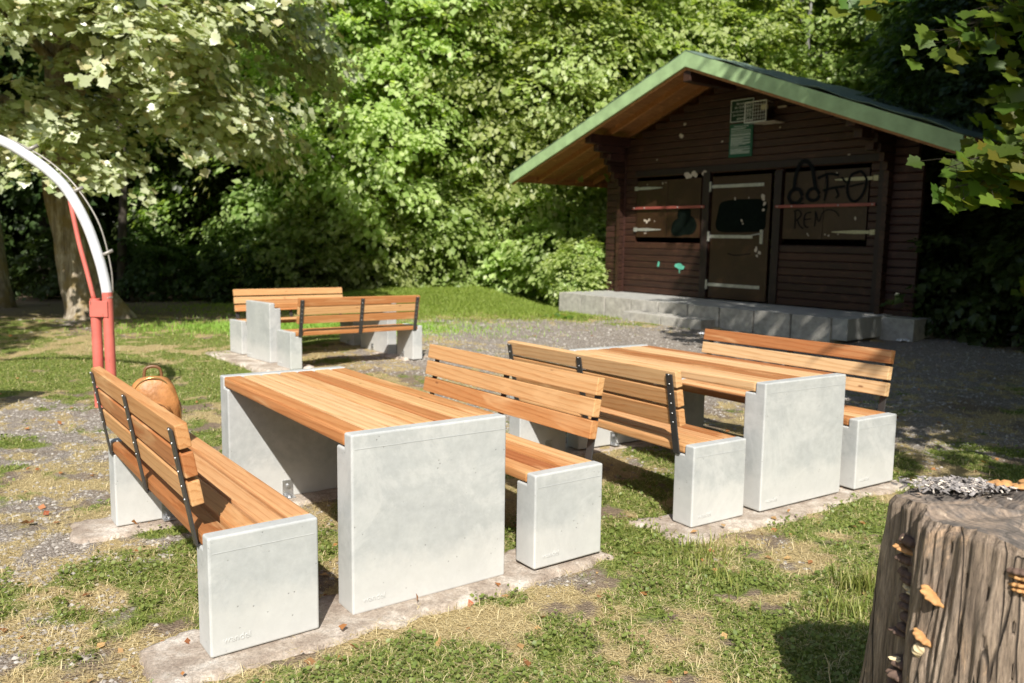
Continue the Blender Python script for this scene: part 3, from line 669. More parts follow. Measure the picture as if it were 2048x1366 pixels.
# graffiti on the right shutter and lintel: an arch shape, two rings, letters, the tag "REN"
bm = bmesh.new(); y = -.0275
def gr(pts, wd): ribbon(bm, pts, wd, y)
gr([(4.28, 2.52), (4.30, 2.78), (4.38, 3.00), (4.50, 3.04), (4.62, 2.92), (4.68, 2.70), (4.72, 2.54)], .075)
gr([(4.46, 2.42), (4.38, 2.54), (4.24, 2.52), (4.18, 2.40), (4.26, 2.30), (4.38, 2.30), (4.46, 2.40)], .07)
gr([(4.80, 2.44), (4.72, 2.54), (4.60, 2.52), (4.55, 2.42), (4.62, 2.34), (4.74, 2.34), (4.80, 2.42)], .06)
gr([(4.22, 2.31), (4.34, 2.24), (4.50, 2.28)], .04)
gr([(4.74, 2.72), (4.95, 2.79), (5.15, 2.76)], .05); gr([(4.92, 2.76), (4.94, 2.55), (4.90, 2.32)], .035); gr([(4.86, 2.50), (5.05, 2.54), (5.28, 2.56)], .045)
gr([(5.10, 2.54), (5.16, 2.42), (5.12, 2.36)], .035); gr([(5.20, 2.72), (5.30, 2.62)], .035)
gr([(5.52, 2.80), (5.38, 2.74), (5.32, 2.52), (5.38, 2.34), (5.50, 2.30), (5.62, 2.44), (5.66, 2.66), (5.56, 2.80), (5.46, 2.78)], .045); gr([(5.36, 2.55), (5.50, 2.58), (5.62, 2.60)], .03)
gr([(4.34, 1.82), (4.34, 1.98), (4.33, 2.14)], .022); gr([(4.30, 2.14), (4.40, 2.16), (4.46, 2.08), (4.40, 2.0), (4.36, 1.98)], .022); gr([(4.38, 1.99), (4.44, 1.88), (4.52, 1.82)], .022)
gr([(4.66, 2.12), (4.56, 2.10), (4.52, 2.0), (4.54, 1.88), (4.62, 1.84)], .022); gr([(4.52, 1.99), (4.66, 2.0)], .02)
gr([(4.74, 1.86), (4.75, 2.0), (4.74, 2.14)], .022); gr([(4.75, 2.12), (4.82, 1.95), (4.88, 2.10), (5.0, 2.16), (5.14, 2.12), (5.2, 2.04)], .016)
from_bm('graffiti', bm, M['black'], sh2)
# spray marks and filler on the wall
bm = bmesh.new(); patch(bm, 1.62, 1.03, .11, .055, -.001, 3, .006, .5, 24, 2.5); patch(bm, 1.70, 1.0, .06, .045, -.001, 5, .0065, .5, 20, 2.5); patch(bm, 1.05, 1.05, .03, .055, -.001, 6, .006, .5, 20, 2); patch(bm, 1.64, .93, .008, .06, -.001, 7, .006, .3, 12, 2); from_split('spray_mark', bm, M['turq'], hut)
bm = bmesh.new()
for i, (cx, cz, rx) in enumerate([(1.78, 2.92, .10), (1.95, 2.94, .08), (2.22, 2.93, .075), (1.55, 3.75, .05), (1.63, 3.98, .03), (2.6, 3.55, .02), (3.9, 3.7, .015), (5.3, 3.1, .02), (.9, 3.3, .015)]): patch(bm, cx, cz, rx, min(.06, rx), -.001 if i > 2 else -.0225, 100+i, .006 if i > 2 else .003, .8, 20, 2.2)
from_split('filler_mark', bm, M['chip'], hut)
# roof: two decks, felt, fascia, rafters, purlins
def rslab(bm, v0, v1, top, bot, u0, u1):
    prism(bm, [(v0, roofz(v0)-top), (v1, roofz(v1)-top), (v1, roofz(v1)-bot), (v0, roofz(v0)-bot)], 1, u0, u1)
bm = bmesh.new()
n = 24
for a, b in ((-EL-.05, AV), (AV, W+ER+.05)):     # felt in wavy lapped strips
    ys = np.linspace(-OV-.015, DB+.02, 30); vs = np.linspace(a, b, 36); base = []
    for yy in ys:
        row = []
        for v in vs:
            e = .012*math.sin(yy*5+v*2.3)+.010*math.sin(v*7.1)+.012*((v*1.1) % 1.0 < .08)
            if v > AV and yy < -OV+.2: e += .035*sst(np.array((v-AV)/3.0))*(1+.5*math.sin(v*3.7))
            row.append(bm.verts.new((v, yy, roofz(v)+.006+max(e, -.003))))
        base.append(row)
    for i in range(len(ys)-1):
        for j in range(len(vs)-1): bm.faces.new((base[i][j], base[i][j+1], base[i+1][j+1], base[i+1][j]))
roof = empty('roof'); roof.parent = hut
ft = from_bm('roofing_felt', bm, M['felt'], roof, smooth=True)
sd = ft.modifiers.new('solid', 'SOLIDIFY'); sd.thickness = .012; sd.offset = -1
bm = bmesh.new(); rslab(bm, -EL, AV-.001, .012, .055, -OV+.04, DB); rslab(bm, AV+.001, W+ER, .012, .055, -OV+.04, DB)
from_bm('roof_boards', bm, M['soffit'], roof)
bm = bmesh.new()
for u in np.arange(-OV+.22, DB, .62):
    rslab(bm, -EL+.03, AV-.04, .056, .17, u, u+.07); rslab(bm, AV+.04, W+ER-.03, .056, .17, u, u+.07)
from_bm('rafters', bm, M['soffit'], roof)
bm = bmesh.new()
for u0, u1 in ((-OV-.012, -OV+.038), (DB+.002, DB+.03)):
    prism(bm, [(-EL-.02, roofz(-EL-.02)-.004), (AV, ZA-.004), (AV, ZA-.275), (-EL-.02, roofz(-EL-.02)-.245)], 1, u0, u1)
    prism(bm, [(AV+.0005, ZA-.004), (W+ER+.02, roofz(W+ER+.02)-.004), (W+ER+.02, roofz(W+ER+.02)-.25), (AV+.0005, ZA-.275)], 1, u0, u1)
from_split('fascia', bm, M['green'], roof)
bm = bmesh.new(); prism(bm, [(-EL, roofz(-EL)-.2), (AV, ZA-.235), (AV, ZA-.33), (-EL, roofz(-EL)-.28)], 1, -OV+.042, -OV+.085); prism(bm, [(AV+.001, ZA-.235), (W+ER, roofz(W+ER)-.2), (W+ER, roofz(W+ER)-.29), (AV+.001, ZA-.33)], 1, -OV+.042, -OV+.085)
from_split('barge_board', bm, M['soffit'], roof)
bm = bmesh.new(); prism(bm, [(-EL-.03, ZE-.01), (-EL+.0, ZE-.01), (-EL+.0, ZE-.2), (-EL-.03, ZE-.2)], 1, -OV+.05, DB); prism(bm, [(W+ER, ZE-.01), (W+ER+.03, ZE-.01), (W+ER+.03, ZE-.2), (W+ER, ZE-.2)], 1, -OV+.05, DB)
from_split('eave_board', bm, M['soffit'], roof)
for v, zz, m_, us in ((AV, ZA-.34, 'hut', -OV+.05), (.02, roofz(0)-.18, 'hutred', -1.25), (W-.02, roofz(W)-.18, 'hut', -1.25), (W-.75, roofz(W-.75)-.2, 'hut', -.35)):
    bm = bmesh.new(); hw = .085
    box(bm, v-hw, v+hw, us, D, zz-.20, zz)
    from_bm('purlin', bm, M[m_], roof, bevel=.012)
for v, us in ((.02, -1.0), (.02, -.62), (W-.02, -1.0), (W-.02, -.62)):
    bm = bmesh.new(); zz = roofz(v)-.395-(.0 if us < -.9 else .165)
    box(bm, v-.075, v+.075, us, -.17, zz-.15, zz); from_bm('corbel_log', bm, M['hutred' if v < 1 else 'hut'], roof, bevel=.012)
# porch: slab on a rim of kerb blocks
porch = hut_top('concrete_porch'); tag(porch, 'low grey concrete porch of square blocks along the hut front', 'porch')
P0, P1, PD = -.548, 6.018, 1.487
bm = bmesh.new(); box(bm, P0+.05, P1+.25, -PD+.05, -.003, .03, PH-.004); box(bm, -.6, W+.75, .1, D+.1, .0, PH-.03); from_bm('slab', bm, M['slab'], porch, bevel=.008)
bm = bmesh.new(); nb = 9; ws = (P1-P0)/nb; rb = random.Random(2)
for i in range(nb): j = rb.uniform(-.006, .006); box(bm, P0+i*ws+.014, P0+(i+1)*ws-.014, -PD+j, -PD+.10+j, -.15, PH+rb.uniform(-.004, .002), bev=.008)
for i in range(3):
    a = -PD+.105+i*.48; box(bm, P1-.10, P1+rb.uniform(-.005, .005), a+.004, a+.476, -.15, PH-.001*i, bev=.008)
    box(bm, P0, P0+.1, a+.004, a+.476, -.15, PH-.001*i, bev=.008)
from_bm('kerb_blocks', bm, M['block'], porch)
bm = bmesh.new(); box(bm, P1+.003, W+.8, -.35, .05, -.15, PH-.02); from_bm('plinth', bm, M['block'], porch, bevel=.01)
step = hut_top('porch_step'); tag(step, 'single low concrete step in front of the porch', 'step')
bm = bmesh.new(); box(bm, 1.85, 2.79, -PD-.42, -PD-.02, -.15, .175, bev=.012); box(bm, 2.82, 3.76, -PD-.42, -PD-.02, -.15, .165, bev=.012); from_bm('step_blocks', bm, M['block'], step)
# signs
sg = hut_top('notice_sign'); tag(sg, 'small dark green sign with white border and white lettering under the gable', 'sign')
bm = bmesh.new(); box(bm, 2.79, 3.31, -.028, -.008, 3.89, 4.31); from_bm('sign_board', bm, M['signdark'], sg, bevel=.002)
bm = bmesh.new()
for a in ((2.79, 3.31, 4.297, 4.312), (2.79, 3.31, 3.888, 3.903), (2.788, 2.802, 3.904, 4.296), (3.298, 3.312, 3.904, 4.296)): box(bm, a[0], a[1], -.031, -.0285, a[2], a[3])
from_bm('border', bm, M['signwhite'], sg)
def htext(s, size, x, z, par, y, align='CENTER', name='lettering'):
    t = mobj(name, text_mesh(s, size, .0008, align), M['signwhite'], par)
    t.matrix_local = Matrix.Translation((x, y, z)) @ Matrix.Rotation(math.pi/2, 4, 'X'); return t
for s, z in (('Benutzung', 4.215), ('der Grillhütte', 4.145), ('nur mit Genehmigung', 4.075), ('der Ortsverwaltung', 4.005), ('gestattet', 3.935)): htext(s, .062 if len(s) < 15 else .052, 3.05, z, sg, -.0292)
sg2 = hut_top('rules_sign'); tag(sg2, 'tall green board with small white print below the bordered sign', 'sign')
bm = bmesh.new(); box(bm, 2.78, 3.32, -.024, -.006, 3.215, 3.855); from_bm('sign_board', bm, M['signgreen'], sg2, bevel=.002)
htext('Benutzungsordnung', .042, 3.05, 3.795, sg2, -.0252)
bm = bmesh.new(); r5 = random.Random(6); z = 3.765
while z > 3.27:
    e = 3.27 if r5.random() < .75 else r5.uniform(2.98, 3.2)
    x = 2.82
    while x < e-.01:
        wl = r5.uniform(.018, .06); box(bm, x, min(e, x+wl), -.0262, -.0242, z, z+.0085); x += wl+.008
    z -= .0175 if r5.random() < .8 else .031
from_bm('small_print', bm, M['signwhite'], sg2)
# caged flood lamp
lamp = hut_top('caged_lamp'); tag(lamp, 'wall lamp behind a square wire guard beside the upper sign', 'lamp')
bm = bmesh.new(); cx0, cx1, cz0, cz1, cy = 3.36, 3.82, 3.80, 4.17, -.36
for a, b in (((cx0, cz0), (cx1, cz0)), ((cx1, cz0), (cx1, cz1)), ((cx1, cz1), (cx0, cz1)), ((cx0, cz1), (cx0, cz0))): tube(bm, [(a[0], cy, a[1]), (b[0], cy, b[1])], .011, 6)
for i in range(1, 8): x = cx0+(cx1-cx0)*i/8; tube(bm, [(x, cy, cz0), (x, cy, cz1)], .0035, 5)
for i in range(1, 6): z = cz0+(cz1-cz0)*i/6; tube(bm, [(cx0, cy, z), (cx1, cy, z)], .0035, 5)
for x, z in ((cx0, cz0), (cx1, cz0), (cx0, cz1), (cx1, cz1)): tube(bm, [(x, cy, z), (x*.6+(cx0+cx1)*.2, -.005, z)], .006, 6)
from_bm('wire_guard', bm, M['signwhite'], lamp)
bm = bmesh.new(); box(bm, 3.45, 3.78, -.24, -.08, 3.86, 4.06, bev=.02); box(bm, 3.58, 3.64, -.08, -.002, 3.9, 4.0); from_bm('lamp_housing', bm, M['post'], lamp)
bm = bmesh.new(); box(bm, 3.66, 3.79, -.29, -.245, 4.02, 4.11, bev=.01); from_bm('lamp_lens', bm, M['lens'], lamp)
bm = bmesh.new(); box(bm, 3.55, 4.0, -.34, -.01, 3.775, 3.787); box(bm, 3.86, 4.04, -.06, -.005, 4.05, 4.08); from_bm('shelf_plate', bm, M['chip'], lamp)

# ------------------------------------------------------------------ play arch (left)
arch = empty('play_arch', (-3.86, 7.47, 0), R(-4)); tag(arch, 'curved white tube rising from a red double post at the left edge', 'playground arch')
for x in (-.055, .065):
    bm = bmesh.new(); tube(bm, [(x, 0, -.1), (x, 0, .5), (x-.003, 0, 1.0 if x < 0 else 1.06)], .047, 18); from_bm('post', bm, M['redarch'], arch, smooth=True).modifiers.new('e', 'EDGE_SPLIT')
bm = bmesh.new(); box(bm, -.085, .09, -.056, -.048, .83, .98); from_bm('joining_plate', bm, M['redarch'], arch, bevel=.003)
def az(px, py, d=7.5):   # picture point on the arch plane, used once to find the curve's real coordinates
    return ((px-1024)/1594*d, 0, 1.4665-(py-497)/1594*d)
cpts = [(.065, 1.0), (.0499, 1.13), (.0, 1.36), (-.105, 1.68), (-.27, 1.985), (-.45, 2.17), (-.68, 2.33), (-.90, 2.445), (-1.25, 2.56), (-1.7, 2.62), (-2.2, 2.58), (-2.7, 2.42), (-3.1, 2.1), (-3.35, 1.6), (-3.45, 1.0), (-3.45, -.1)]
bm = bmesh.new(); tube(bm, smooth_path([(a, 0, b) for a, b in cpts], 6), .046, 16); from_bm('arch_tube', bm, M['white'], arch, smooth=True)
bm = bmesh.new(); tube(bm, smooth_path([(-.06, -.01, .98), (-.12, -.01, 1.25), (-.19, -.01, 1.55), (-.27, 0, 1.98)], 5), .021, 10); from_bm('brace', bm, M['redarch'], arch, smooth=True)
bm = bmesh.new(); tube(bm, smooth_path([(.10, .03, 1.05), (.09, .03, 1.3), (0, .03, 1.68), (-.18, .03, 1.99), (-.38, .03, 2.2), (-.64, .03, 2.37), (-1.0, .03, 2.52), (-1.7, .03, 2.69)], 6), .008, 8)
for a, b in ((.06, 1.42), (-.2, 2.0), (-.62, 2.38)): tube(bm, [(a-.06, .0, b-.03), (a+.05, .04, b+.03)], .018, 8)
from_bm('cable', bm, M['pipe'], arch, smooth=True)
# unseen stand-in board added out of frame: its slatted shadow falls on the gravel
nb_ = empty('shadow_board', (-5.58, 6.2, -.02)); tag(nb_, 'unseen stand-in slatted board beyond the left edge, added to shadow the gravel', 'board')
bm = bmesh.new()
for i in range(12): box(bm, -.9, .86, -.01, .01, 1.0+i*.07, 1.062+i*.07 if i > 2 else 1.035+i*.07)
from_bm('slats', bm, M['post'], nb_)
bm = bmesh.new(); box(bm, -.7, -.62, .011, .06, -.1, 1.84); box(bm, .2, .28, .011, .06, -.1, 1.84); from_bm('posts', bm, M['post'], nb_)

# ------------------------------------------------------------------ backpack on the front bench
def make_backpack(loc, rz):
    t = empty('backpack', loc, rz); tag(t, 'tan leather backpack sitting on the far end of the front left bench', 'backpack')
    def shell(wx, wy, h, z0, y0, nu=28, nz=22, bulge=.0, seed=0):
        bm = bmesh.new(); rows = []
        for i in range(nz+1):
            s = i/nz; zz = z0+h*(math.sin(s*math.pi/2)**.9 if s > 0 else 0)
            k = max(.02, (1-s**1.9))**.62*(.95+.12*math.sin(s*2.8))
            row = []
            for j in range(nu):
                a = 2*math.pi*j/nu; c, s_ = math.cos(a), math.sin(a); q = (abs(c)**2.8+abs(s_)**2.8)**(-1/2.8)
                wv_ = 1+.045*math.sin(5*a+7*s+seed)+.025*math.sin(11*a-13*s)+.02*math.sin(23*s+3*a)
                row.append(bm.verts.new((wx*q*c*k*wv_, y0+wy*q*s_*k*wv_, zz)))
            rows.append(row)
        for i in range(nz):
            for j in range(nu): bm.faces.new((rows[i][j], rows[i][(j+1) % nu], rows[i+1][(j+1) % nu], rows[i+1][j]))
        bm.faces.new(rows[0][::-1]); bm.faces.new(rows[-1]); return bm
    from_bm('body', shell(.150, .085, .375, .01, 0), M['leather'], t, smooth=True)
    p = from_bm('front_pocket', shell(.115, .05, .235, .02, -.085, seed=2), M['leather'], t, smooth=True)
    bm = bmesh.new(); tube(bm, smooth_path([(-.117, -.09, .05), (-.112, -.10, .16), (-.06, -.11, .235), (0, -.115, .252), (.06, -.11, .235), (.112, -.10, .16), (.117, -.09, .05)], 6), .004, 6)
    from_bm('zip', bm, M['leatherd'], p, smooth=True)
    bm = bmesh.new(); tube(bm, smooth_path([(-.152, -.03, .06), (-.143, -.035, .22), (-.08, -.045, .345), (0, -.05, .383), (.08, -.045, .345), (.143, -.035, .22), (.152, -.03, .06)], 6), .0045, 6)
    from_bm('zip', bm, M['brass'], t, smooth=True)
    bm = bmesh.new(); tube(bm, smooth_path([(-.05, .03, .365), (-.04, .03, .42), (0, .03, .435), (.04, .03, .42), (.05, .03, .365)], 6), .009, 8); from_bm('handle', bm, M['leatherd'], t, smooth=True)
    for s in (-1, 1):
        bm = bmesh.new(); P = smooth_path([(s*.05, .085, .36), (s*.07, .135, .30), (s*.095, .15, .16), (s*.11, .10, .03)], 6)
        va = [(bm.verts.new(q+Vector((-.022, 0, 0))), bm.verts.new(q+Vector((.022, 0, 0)))) for q in P]
        for (a, b), (c, d) in zip(va, va[1:]): bm.faces.new((a, b, d, c))
        o = from_bm('shoulder_strap', bm, M['blackfab'], t, smooth=True); o.modifiers.new('s', 'SOLIDIFY').thickness = .008
    bm = bmesh.new()
    for x in (-.06, .03): box(bm, x-.007, x+.007, -.142, -.136, .20, .235, bev=.002)
    from_split('zip_pull', bm, M['brass'], p)
    return t
k, x, y, r, z = ITEMS[0]; cv, cu = frame(x, y, r); pos = np.array([x, y])+cv*.17+cu*1.53
make_backpack((pos[0], pos[1], z+HB-.002), R(22)).scale = (.86, .88, .96)

# ------------------------------------------------------------------ stump
SX, SY, SH, SR = 1.325, 1.94, .83, .315
def build_stump():
    t = empty('tree_stump', (SX, SY, -.03)); tag(t, 'weathered grey tree stump with orange bracket fungi in the right foreground', 'tree stump')
    n, m = 480, 90; a = np.linspace(0, 2*np.pi, n, endpoint=False); s = np.linspace(0, 1, m)
    A, Sg = np.meshgrid(a, s)
    lob = .045*np.sin(3*A+.6)+.03*np.sin(5*A+2.1)+.022*np.sin(8*A+.3)
    flare = .062*(1-Sg)**1.05
    groove = -.006*np.abs(np.sin(11*A+.8*np.sin(3*Sg)))**8-.022*np.exp(-((np.angle(np.exp(1j*(A-3.05))))/.09)**2)*(1.0)-.05*np.exp(-((np.angle(np.exp(1j*(A-2.72))))/.10)**2)*(1-.4*Sg)
    rgh = (fbm(A*9, Sg*2.5, 4)-.5)*.03+(fbm(A*40, Sg*3, 4)-.5)*.016
    crack = -.012*(np.abs(np.sin(A*17+.5*np.sin(A*5)+.25*np.sin(Sg*9+A*3))) < .035)
    wrap = sst((A)/.2)*sst((2*np.pi-A)/.2)
    rad = SR*(1+lob*.75)+flare*(1+.5*np.sin(5*A+2.1))+groove+(rgh)*wrap+crack
    round_ = .012*sst((Sg-.975)/.025); rad = rad-round_
    X = rad*np.cos(A); Y = rad*np.sin(A); Z = Sg*(SH+.03)+.012*np.sin(2*A+1)*Sg+.008*np.sin(7*A)*Sg
    V = np.stack([X, Y, Z], -1).reshape(-1, 3)
    i = np.arange(m-1)[:, None]*n; j = np.arange(n)[None, :]; j2 = (j+1) % n
    F = np.stack([i+j, i+j2, i+n+j2, i+n+j], -1).reshape(-1, 4)
    me = arr_mesh('trunk', V, F); me.polygons.foreach_set('use_smooth', [True]*len(me.polygons)); mobj('trunk', me, M['stump'], t)
    # cut face
    top = V[-n:]; rows = [top]; nr = 26
    for q in range(1, nr):
        f = 1-q/nr; P = top*np.array([f, f, 1]); P[:, 2] = P[:, 2]*1+(fbm(P[:, 0]*16+4, P[:, 1]*16, 4)-.5)*.010+.006*np.sin(P[:, 0]*120)*(fbm(P[:, 0]*5, P[:, 1]*5, 2) > .55)
        rows.append(P)
    Vt = np.concatenate(rows+[np.array([[0, 0, top[:, 2].mean()]])]); Ft = []
    i = np.arange(nr-1)[:, None]*n
    F = np.stack([i+j, i+j2, i+n+j2, i+n+j], -1).reshape(-1, 4); c = len(Vt)-1; b = (nr-1)*n; jj = np.arange(n)
    Fc = np.stack([b+jj, b+(jj+1) % n, np.full(n, c), np.full(n, c)], -1)
    me = bpy.data.meshes.new('cut_face'); me.from_pydata(Vt.tolist(), [], F.tolist()+[f[:3] for f in Fc.tolist()]); me.update()
    me.polygons.foreach_set('use_smooth', [True]*len(me.polygons)); mobj('cut_face', me, M['stumptop'], t)
    def radat(ang, zz):
        jx = int(round((ang % (2*math.pi))/(2*math.pi)*n)) % n; ii = min(m-1, max(0, int(zz/(SH+.03)*(m-1)))); return rad[ii, jx]
    def fungus(ang, zz, w_, d_, th, mt, tilt=0, seed=0):
        bm = bmesh.new(); rr = random.Random(seed); nn = 16; ring = []; r0 = radat(ang, zz)-.015
        cen = bm.verts.new((0, 0, th*.9)); cen2 = bm.verts.new((0, 0, -th*.6))
        tops = []; mids = []; bots = []
        for q in range(nn+1):
            b_ = -math.pi/2+math.pi*q/nn; wob_ = 1+.12*math.sin(q*2.1+seed)+rr.uniform(-.05, .05)
            x_, y_ = d_*math.cos(b_)*wob_, w_*math.sin(b_)*wob_
            tops.append(bm.verts.new((x_*.72, y_*.8, th*.75+rr.uniform(0, th*.2)))); mids.append(bm.verts.new((x_, y_, 0))); bots.append(bm.verts.new((x_*.8, y_*.85, -th*.35)))
        for q in range(nn):
            bm.faces.new((cen, tops[q], tops[q+1])); bm.faces.new((tops[q], mids[q], mids[q+1], tops[q+1])); bm.faces.new((mids[q], bots[q], bots[q+1], mids[q+1])); bm.faces.new((bots[q], cen2, bots[q+1]))
        o = from_bm('bracket_fungus', bm, M[mt], t, smooth=True)
        o.matrix_local = Matrix.Translation((r0*math.cos(ang), r0*math.sin(ang), zz)) @ Matrix.Rotation(ang, 4, 'Z') @ Matrix.Rotation(tilt, 4, 'X') @ Matrix.Rotation(R(-12), 4, 'Y')
        o.modifiers.new('sub', 'SUBSURF').render_levels = 2
    dg = math.radians
    for a_, z_, w_, d_, th, mt_, tl, sd_ in (
        (197, .656, .034, .045, .012, 'fungo', -30, 1), (195.4, .548, .028, .036, .011, 'fungo', -26, 2), (168.6, .739, .022, .036, .010, 'fungw', -12, 3), (168.2, .713, .026, .042, .010, 'fungo', -6, 4),
        (168, .735, .03, .03, .02, 'fungb', 0, 10), (168.1, .683, .03, .034, .018, 'fungb', 5, 11), (170, .65, .03, .036, .018, 'fungb', -5, 12), (173, .637, .024, .03, .014, 'fungb', 0, 13), (174, .59, .03, .036, .016, 'fungb', 0, 14),
        (175, .57, .032, .04, .018, 'fungb', 5, 15), (177, .543, .032, .04, .02, 'fungb', -8, 16), (176, .515, .03, .04, .016, 'fungb', 0, 17), (173, .494, .034, .05, .014, 'fungb', 4, 18), (179.5, .483, .03, .03, .016, 'fungb', 0, 19),
        (179.7, .43, .034, .045, .02, 'fungb', 0, 20), (180.3, .398, .036, .05, .02, 'fungb', 0, 21), (177, .36, .036, .05, .02, 'fungb', 0, 22), (182, .32, .036, .05, .02, 'fungb', 0, 23),
        (173.7, .622, .016, .030, .008, 'fungw', -20, 30), (178, .612, .016, .034, .009, 'fungw', 6, 31), (196, .515, .02, .03, .022, 'fungw', 60, 33), (180, .44, .016, .05, .008, 'fungw', 0, 32),
        (232.1, .781, .030, .032, .013, 'fungb', 4, 40), (233.1, .767, .030, .038, .010, 'fungo', -3, 41), (232.3, .752, .026, .034, .010, 'fungo', 5, 42), (232, .741, .020, .030, .008, 'fungo', 0, 43), (236, .733, .02, .036, .011, 'fungo', 8, 44), (231.8, .61, .010, .012, .010, 'fungw', 0, 45)):
        fungus(dg(a_), z_+.03, w_*1.12, d_*1.15, th*1.05, mt_, R(tl), sd_)
    return t, rad
stump, srad = build_stump()
# shreds lying on the cut face
def crumbs(name, cen, sx, sy, cnt, mt, sz, seed, lab, cat):
    rs = np.random.RandomState(seed); V = []; F = []
    tmpl = np.array([[-1, -.35, 0], [1, -.25, .1], [.8, .4, 0], [-.7, .35, .12], [0, 0, .35]]); fc = [(0, 1, 4), (1, 2, 4), (2, 3, 4), (3, 0, 4), (3, 2, 1, 0)]
    for i in range(cnt):
        c, s = math.cos(rs.rand()*6.28), math.sin(rs.rand()*6.28); Rm = np.array(Matrix.Rotation(rs.rand()*6.28, 3, 'Z') @ Matrix.Rotation(rs.randn()*.7, 3, 'X') @ Matrix.Rotation(rs.randn()*.5, 3, 'Y'))
        k_ = sz*(.4+rs.rand()**2*1.3); dx, dy = rs.randn()*sx, rs.randn()*sy
        hz = max(0, .018*math.exp(-(dx/sx)**2-(dy/sy)**2))*rs.rand()
        p = (tmpl*k_)@Rm.T+np.array([cen[0]+dx, cen[1]+dy, cen[2]+.004+hz]); b = len(V); V += p.tolist(); F += [tuple(b+q for q in f) for f in fc]
    me = bpy.data.meshes.new(name); me.from_pydata(V, [], F); me.update(); o = mobj(name, me, M[mt]); tag(o, lab, cat, kind='stuff'); return o
crumbs('bark_shreds', (SX-.09, SY+.215, SH+.012), .055, .030, 620, 'crumb', .011, 1, 'heap of grey torn bark shreds on the stump top', 'bark shreds')
crumbs('wood_chips', (SX-.09, SY+.20, SH+.016), .06, .035, 130, 'crumbw', .007, 2, 'pale wood chips among the bark shreds on the stump', 'wood chips')
for i, (dx, dy, s_) in enumerate(((.04, .225, .032), (.075, .20, .024), (.13, .225, .036), (.13, .02, .018))):
    bm = bmesh.new(); rr = random.Random(i+50)
    bmesh.ops.create_uvsphere(bm, u_segments=20, v_segments=10, radius=1)
    for v in bm.verts:
        a = math.atan2(v.co.y, v.co.x); k_ = 1+.22*math.sin(3*a+i)+.15*math.sin(5*a+2*i); v.co.x *= s_*k_; v.co.y *= s_*k_*.7; v.co.z *= s_*.28*(1+.4*math.sin(4*a))
    o = from_bm('fungus_piece', bm, M['fungo'], smooth=True); o.location = (SX+dx, SY+dy, SH+.017)
    tag(o, ['orange fungus chunk at the right edge of the bark shreds', 'small orange fungus chunk between two larger ones on the stump', 'largest orange fungus chunk, rightmost on the stump top', 'small orange fungus scrap on the bare middle of the stump top'][i], 'fungus', 'orange fungus chunks on the stump')

# ------------------------------------------------------------------ vegetation
LQ = np.array([[0, -.1, 0], [.42, .42, .10], [0, 1.05, -.05], [-.42, .42, .10]]); LQF = np.array([[0, 1, 2], [0, 2, 3]])
def star_leaf():
    out = [(0, -.02), (.22, -.10), (.50, .0), (.46, .18), (.74, .36), (.52, .50), (.46, .66), (.26, .70), (0, 1.0)]
    pts = [(0, 0.02, 0)]+[(x, y, .10*abs(x)) for x, y in out[1:]]
    pts = [(x, y, z) for x, y, z in pts]; left = [(-x, y, z) for x, y, z in pts[1:-1]][::-1]
    P = pts+left; c = (0, .36, -.02); V = np.array([c]+P); n = len(P)
    return V, np.array([[0, i+1, (i+1) % n+1] for i in range(n)])
SLV, SLF = star_leaf()
def leaves_mesh(name, pos, nrm, tip, size, T=(LQ, LQF)):
    TV, TF = T; z = nrm/np.linalg.norm(nrm, axis=1, keepdims=True); y = tip-(tip*z).sum(1, keepdims=True)*z
    y /= np.linalg.norm(y, axis=1, keepdims=True)+1e-9; x = np.cross(y, z)
    V = pos[:, None]+size[:, None, None]*(TV[None, :, 0:1]*x[:, None]+TV[None, :, 1:2]*y[:, None]+TV[None, :, 2:3]*z[:, None])
    F = TF[None]+(np.arange(len(pos))*len(TV))[:, None, None]
    return arr_mesh(name, V.reshape(-1, 3), F.reshape(-1, TF.shape[1]))
def spray_leaves(rs, C, O, Ls, Ws, nl, size, droop=.35, up=1.0):
    """C centres (n,3), O outward dirs (n,3): flattened drooping fans of leaves"""
    n = len(C); ax = O+np.array([0, 0, -.15])+rs.randn(n, 3)*.25; ax /= np.linalg.norm(ax, axis=1, keepdims=True)
    upv = np.array([0, 0, 1.0])+rs.randn(n, 3)*.25+O*.35; sd = np.cross(ax, upv); sd /= np.linalg.norm(sd, axis=1, keepdims=True); nn = np.cross(sd, ax)
    t = rs.rand(n, nl)**.8; s = (rs.rand(n, nl)*2-1)*(1-.55*t); k = (.7+.6*rs.rand(n, 1))
    P = C[:, None]+ax[:, None]*(t*Ls*k)[..., None]+sd[:, None]*(s*Ws*k)[..., None]+nn[:, None]*(rs.randn(n, nl)*.07*Ls-.0)[..., None]
    P[..., 2] -= droop*Ls*(t*t+.6*s*s)*k
    nr = nn[:, None]*up+ax[:, None]*(.35+.5*t)[..., None]+rs.randn(n, nl, 3)*.38
    tp = ax[:, None]+sd[:, None]*s[..., None]*.9+np.array([0, 0, -.35])+rs.randn(n, nl, 3)*.3
    sz = size*(.45+1.0*rs.rand(n, nl))*(.8+.45*rs.rand(n, 1))
    return P.reshape(-1, 3), nr.reshape(-1, 3), tp.reshape(-1, 3), sz.reshape(-1)
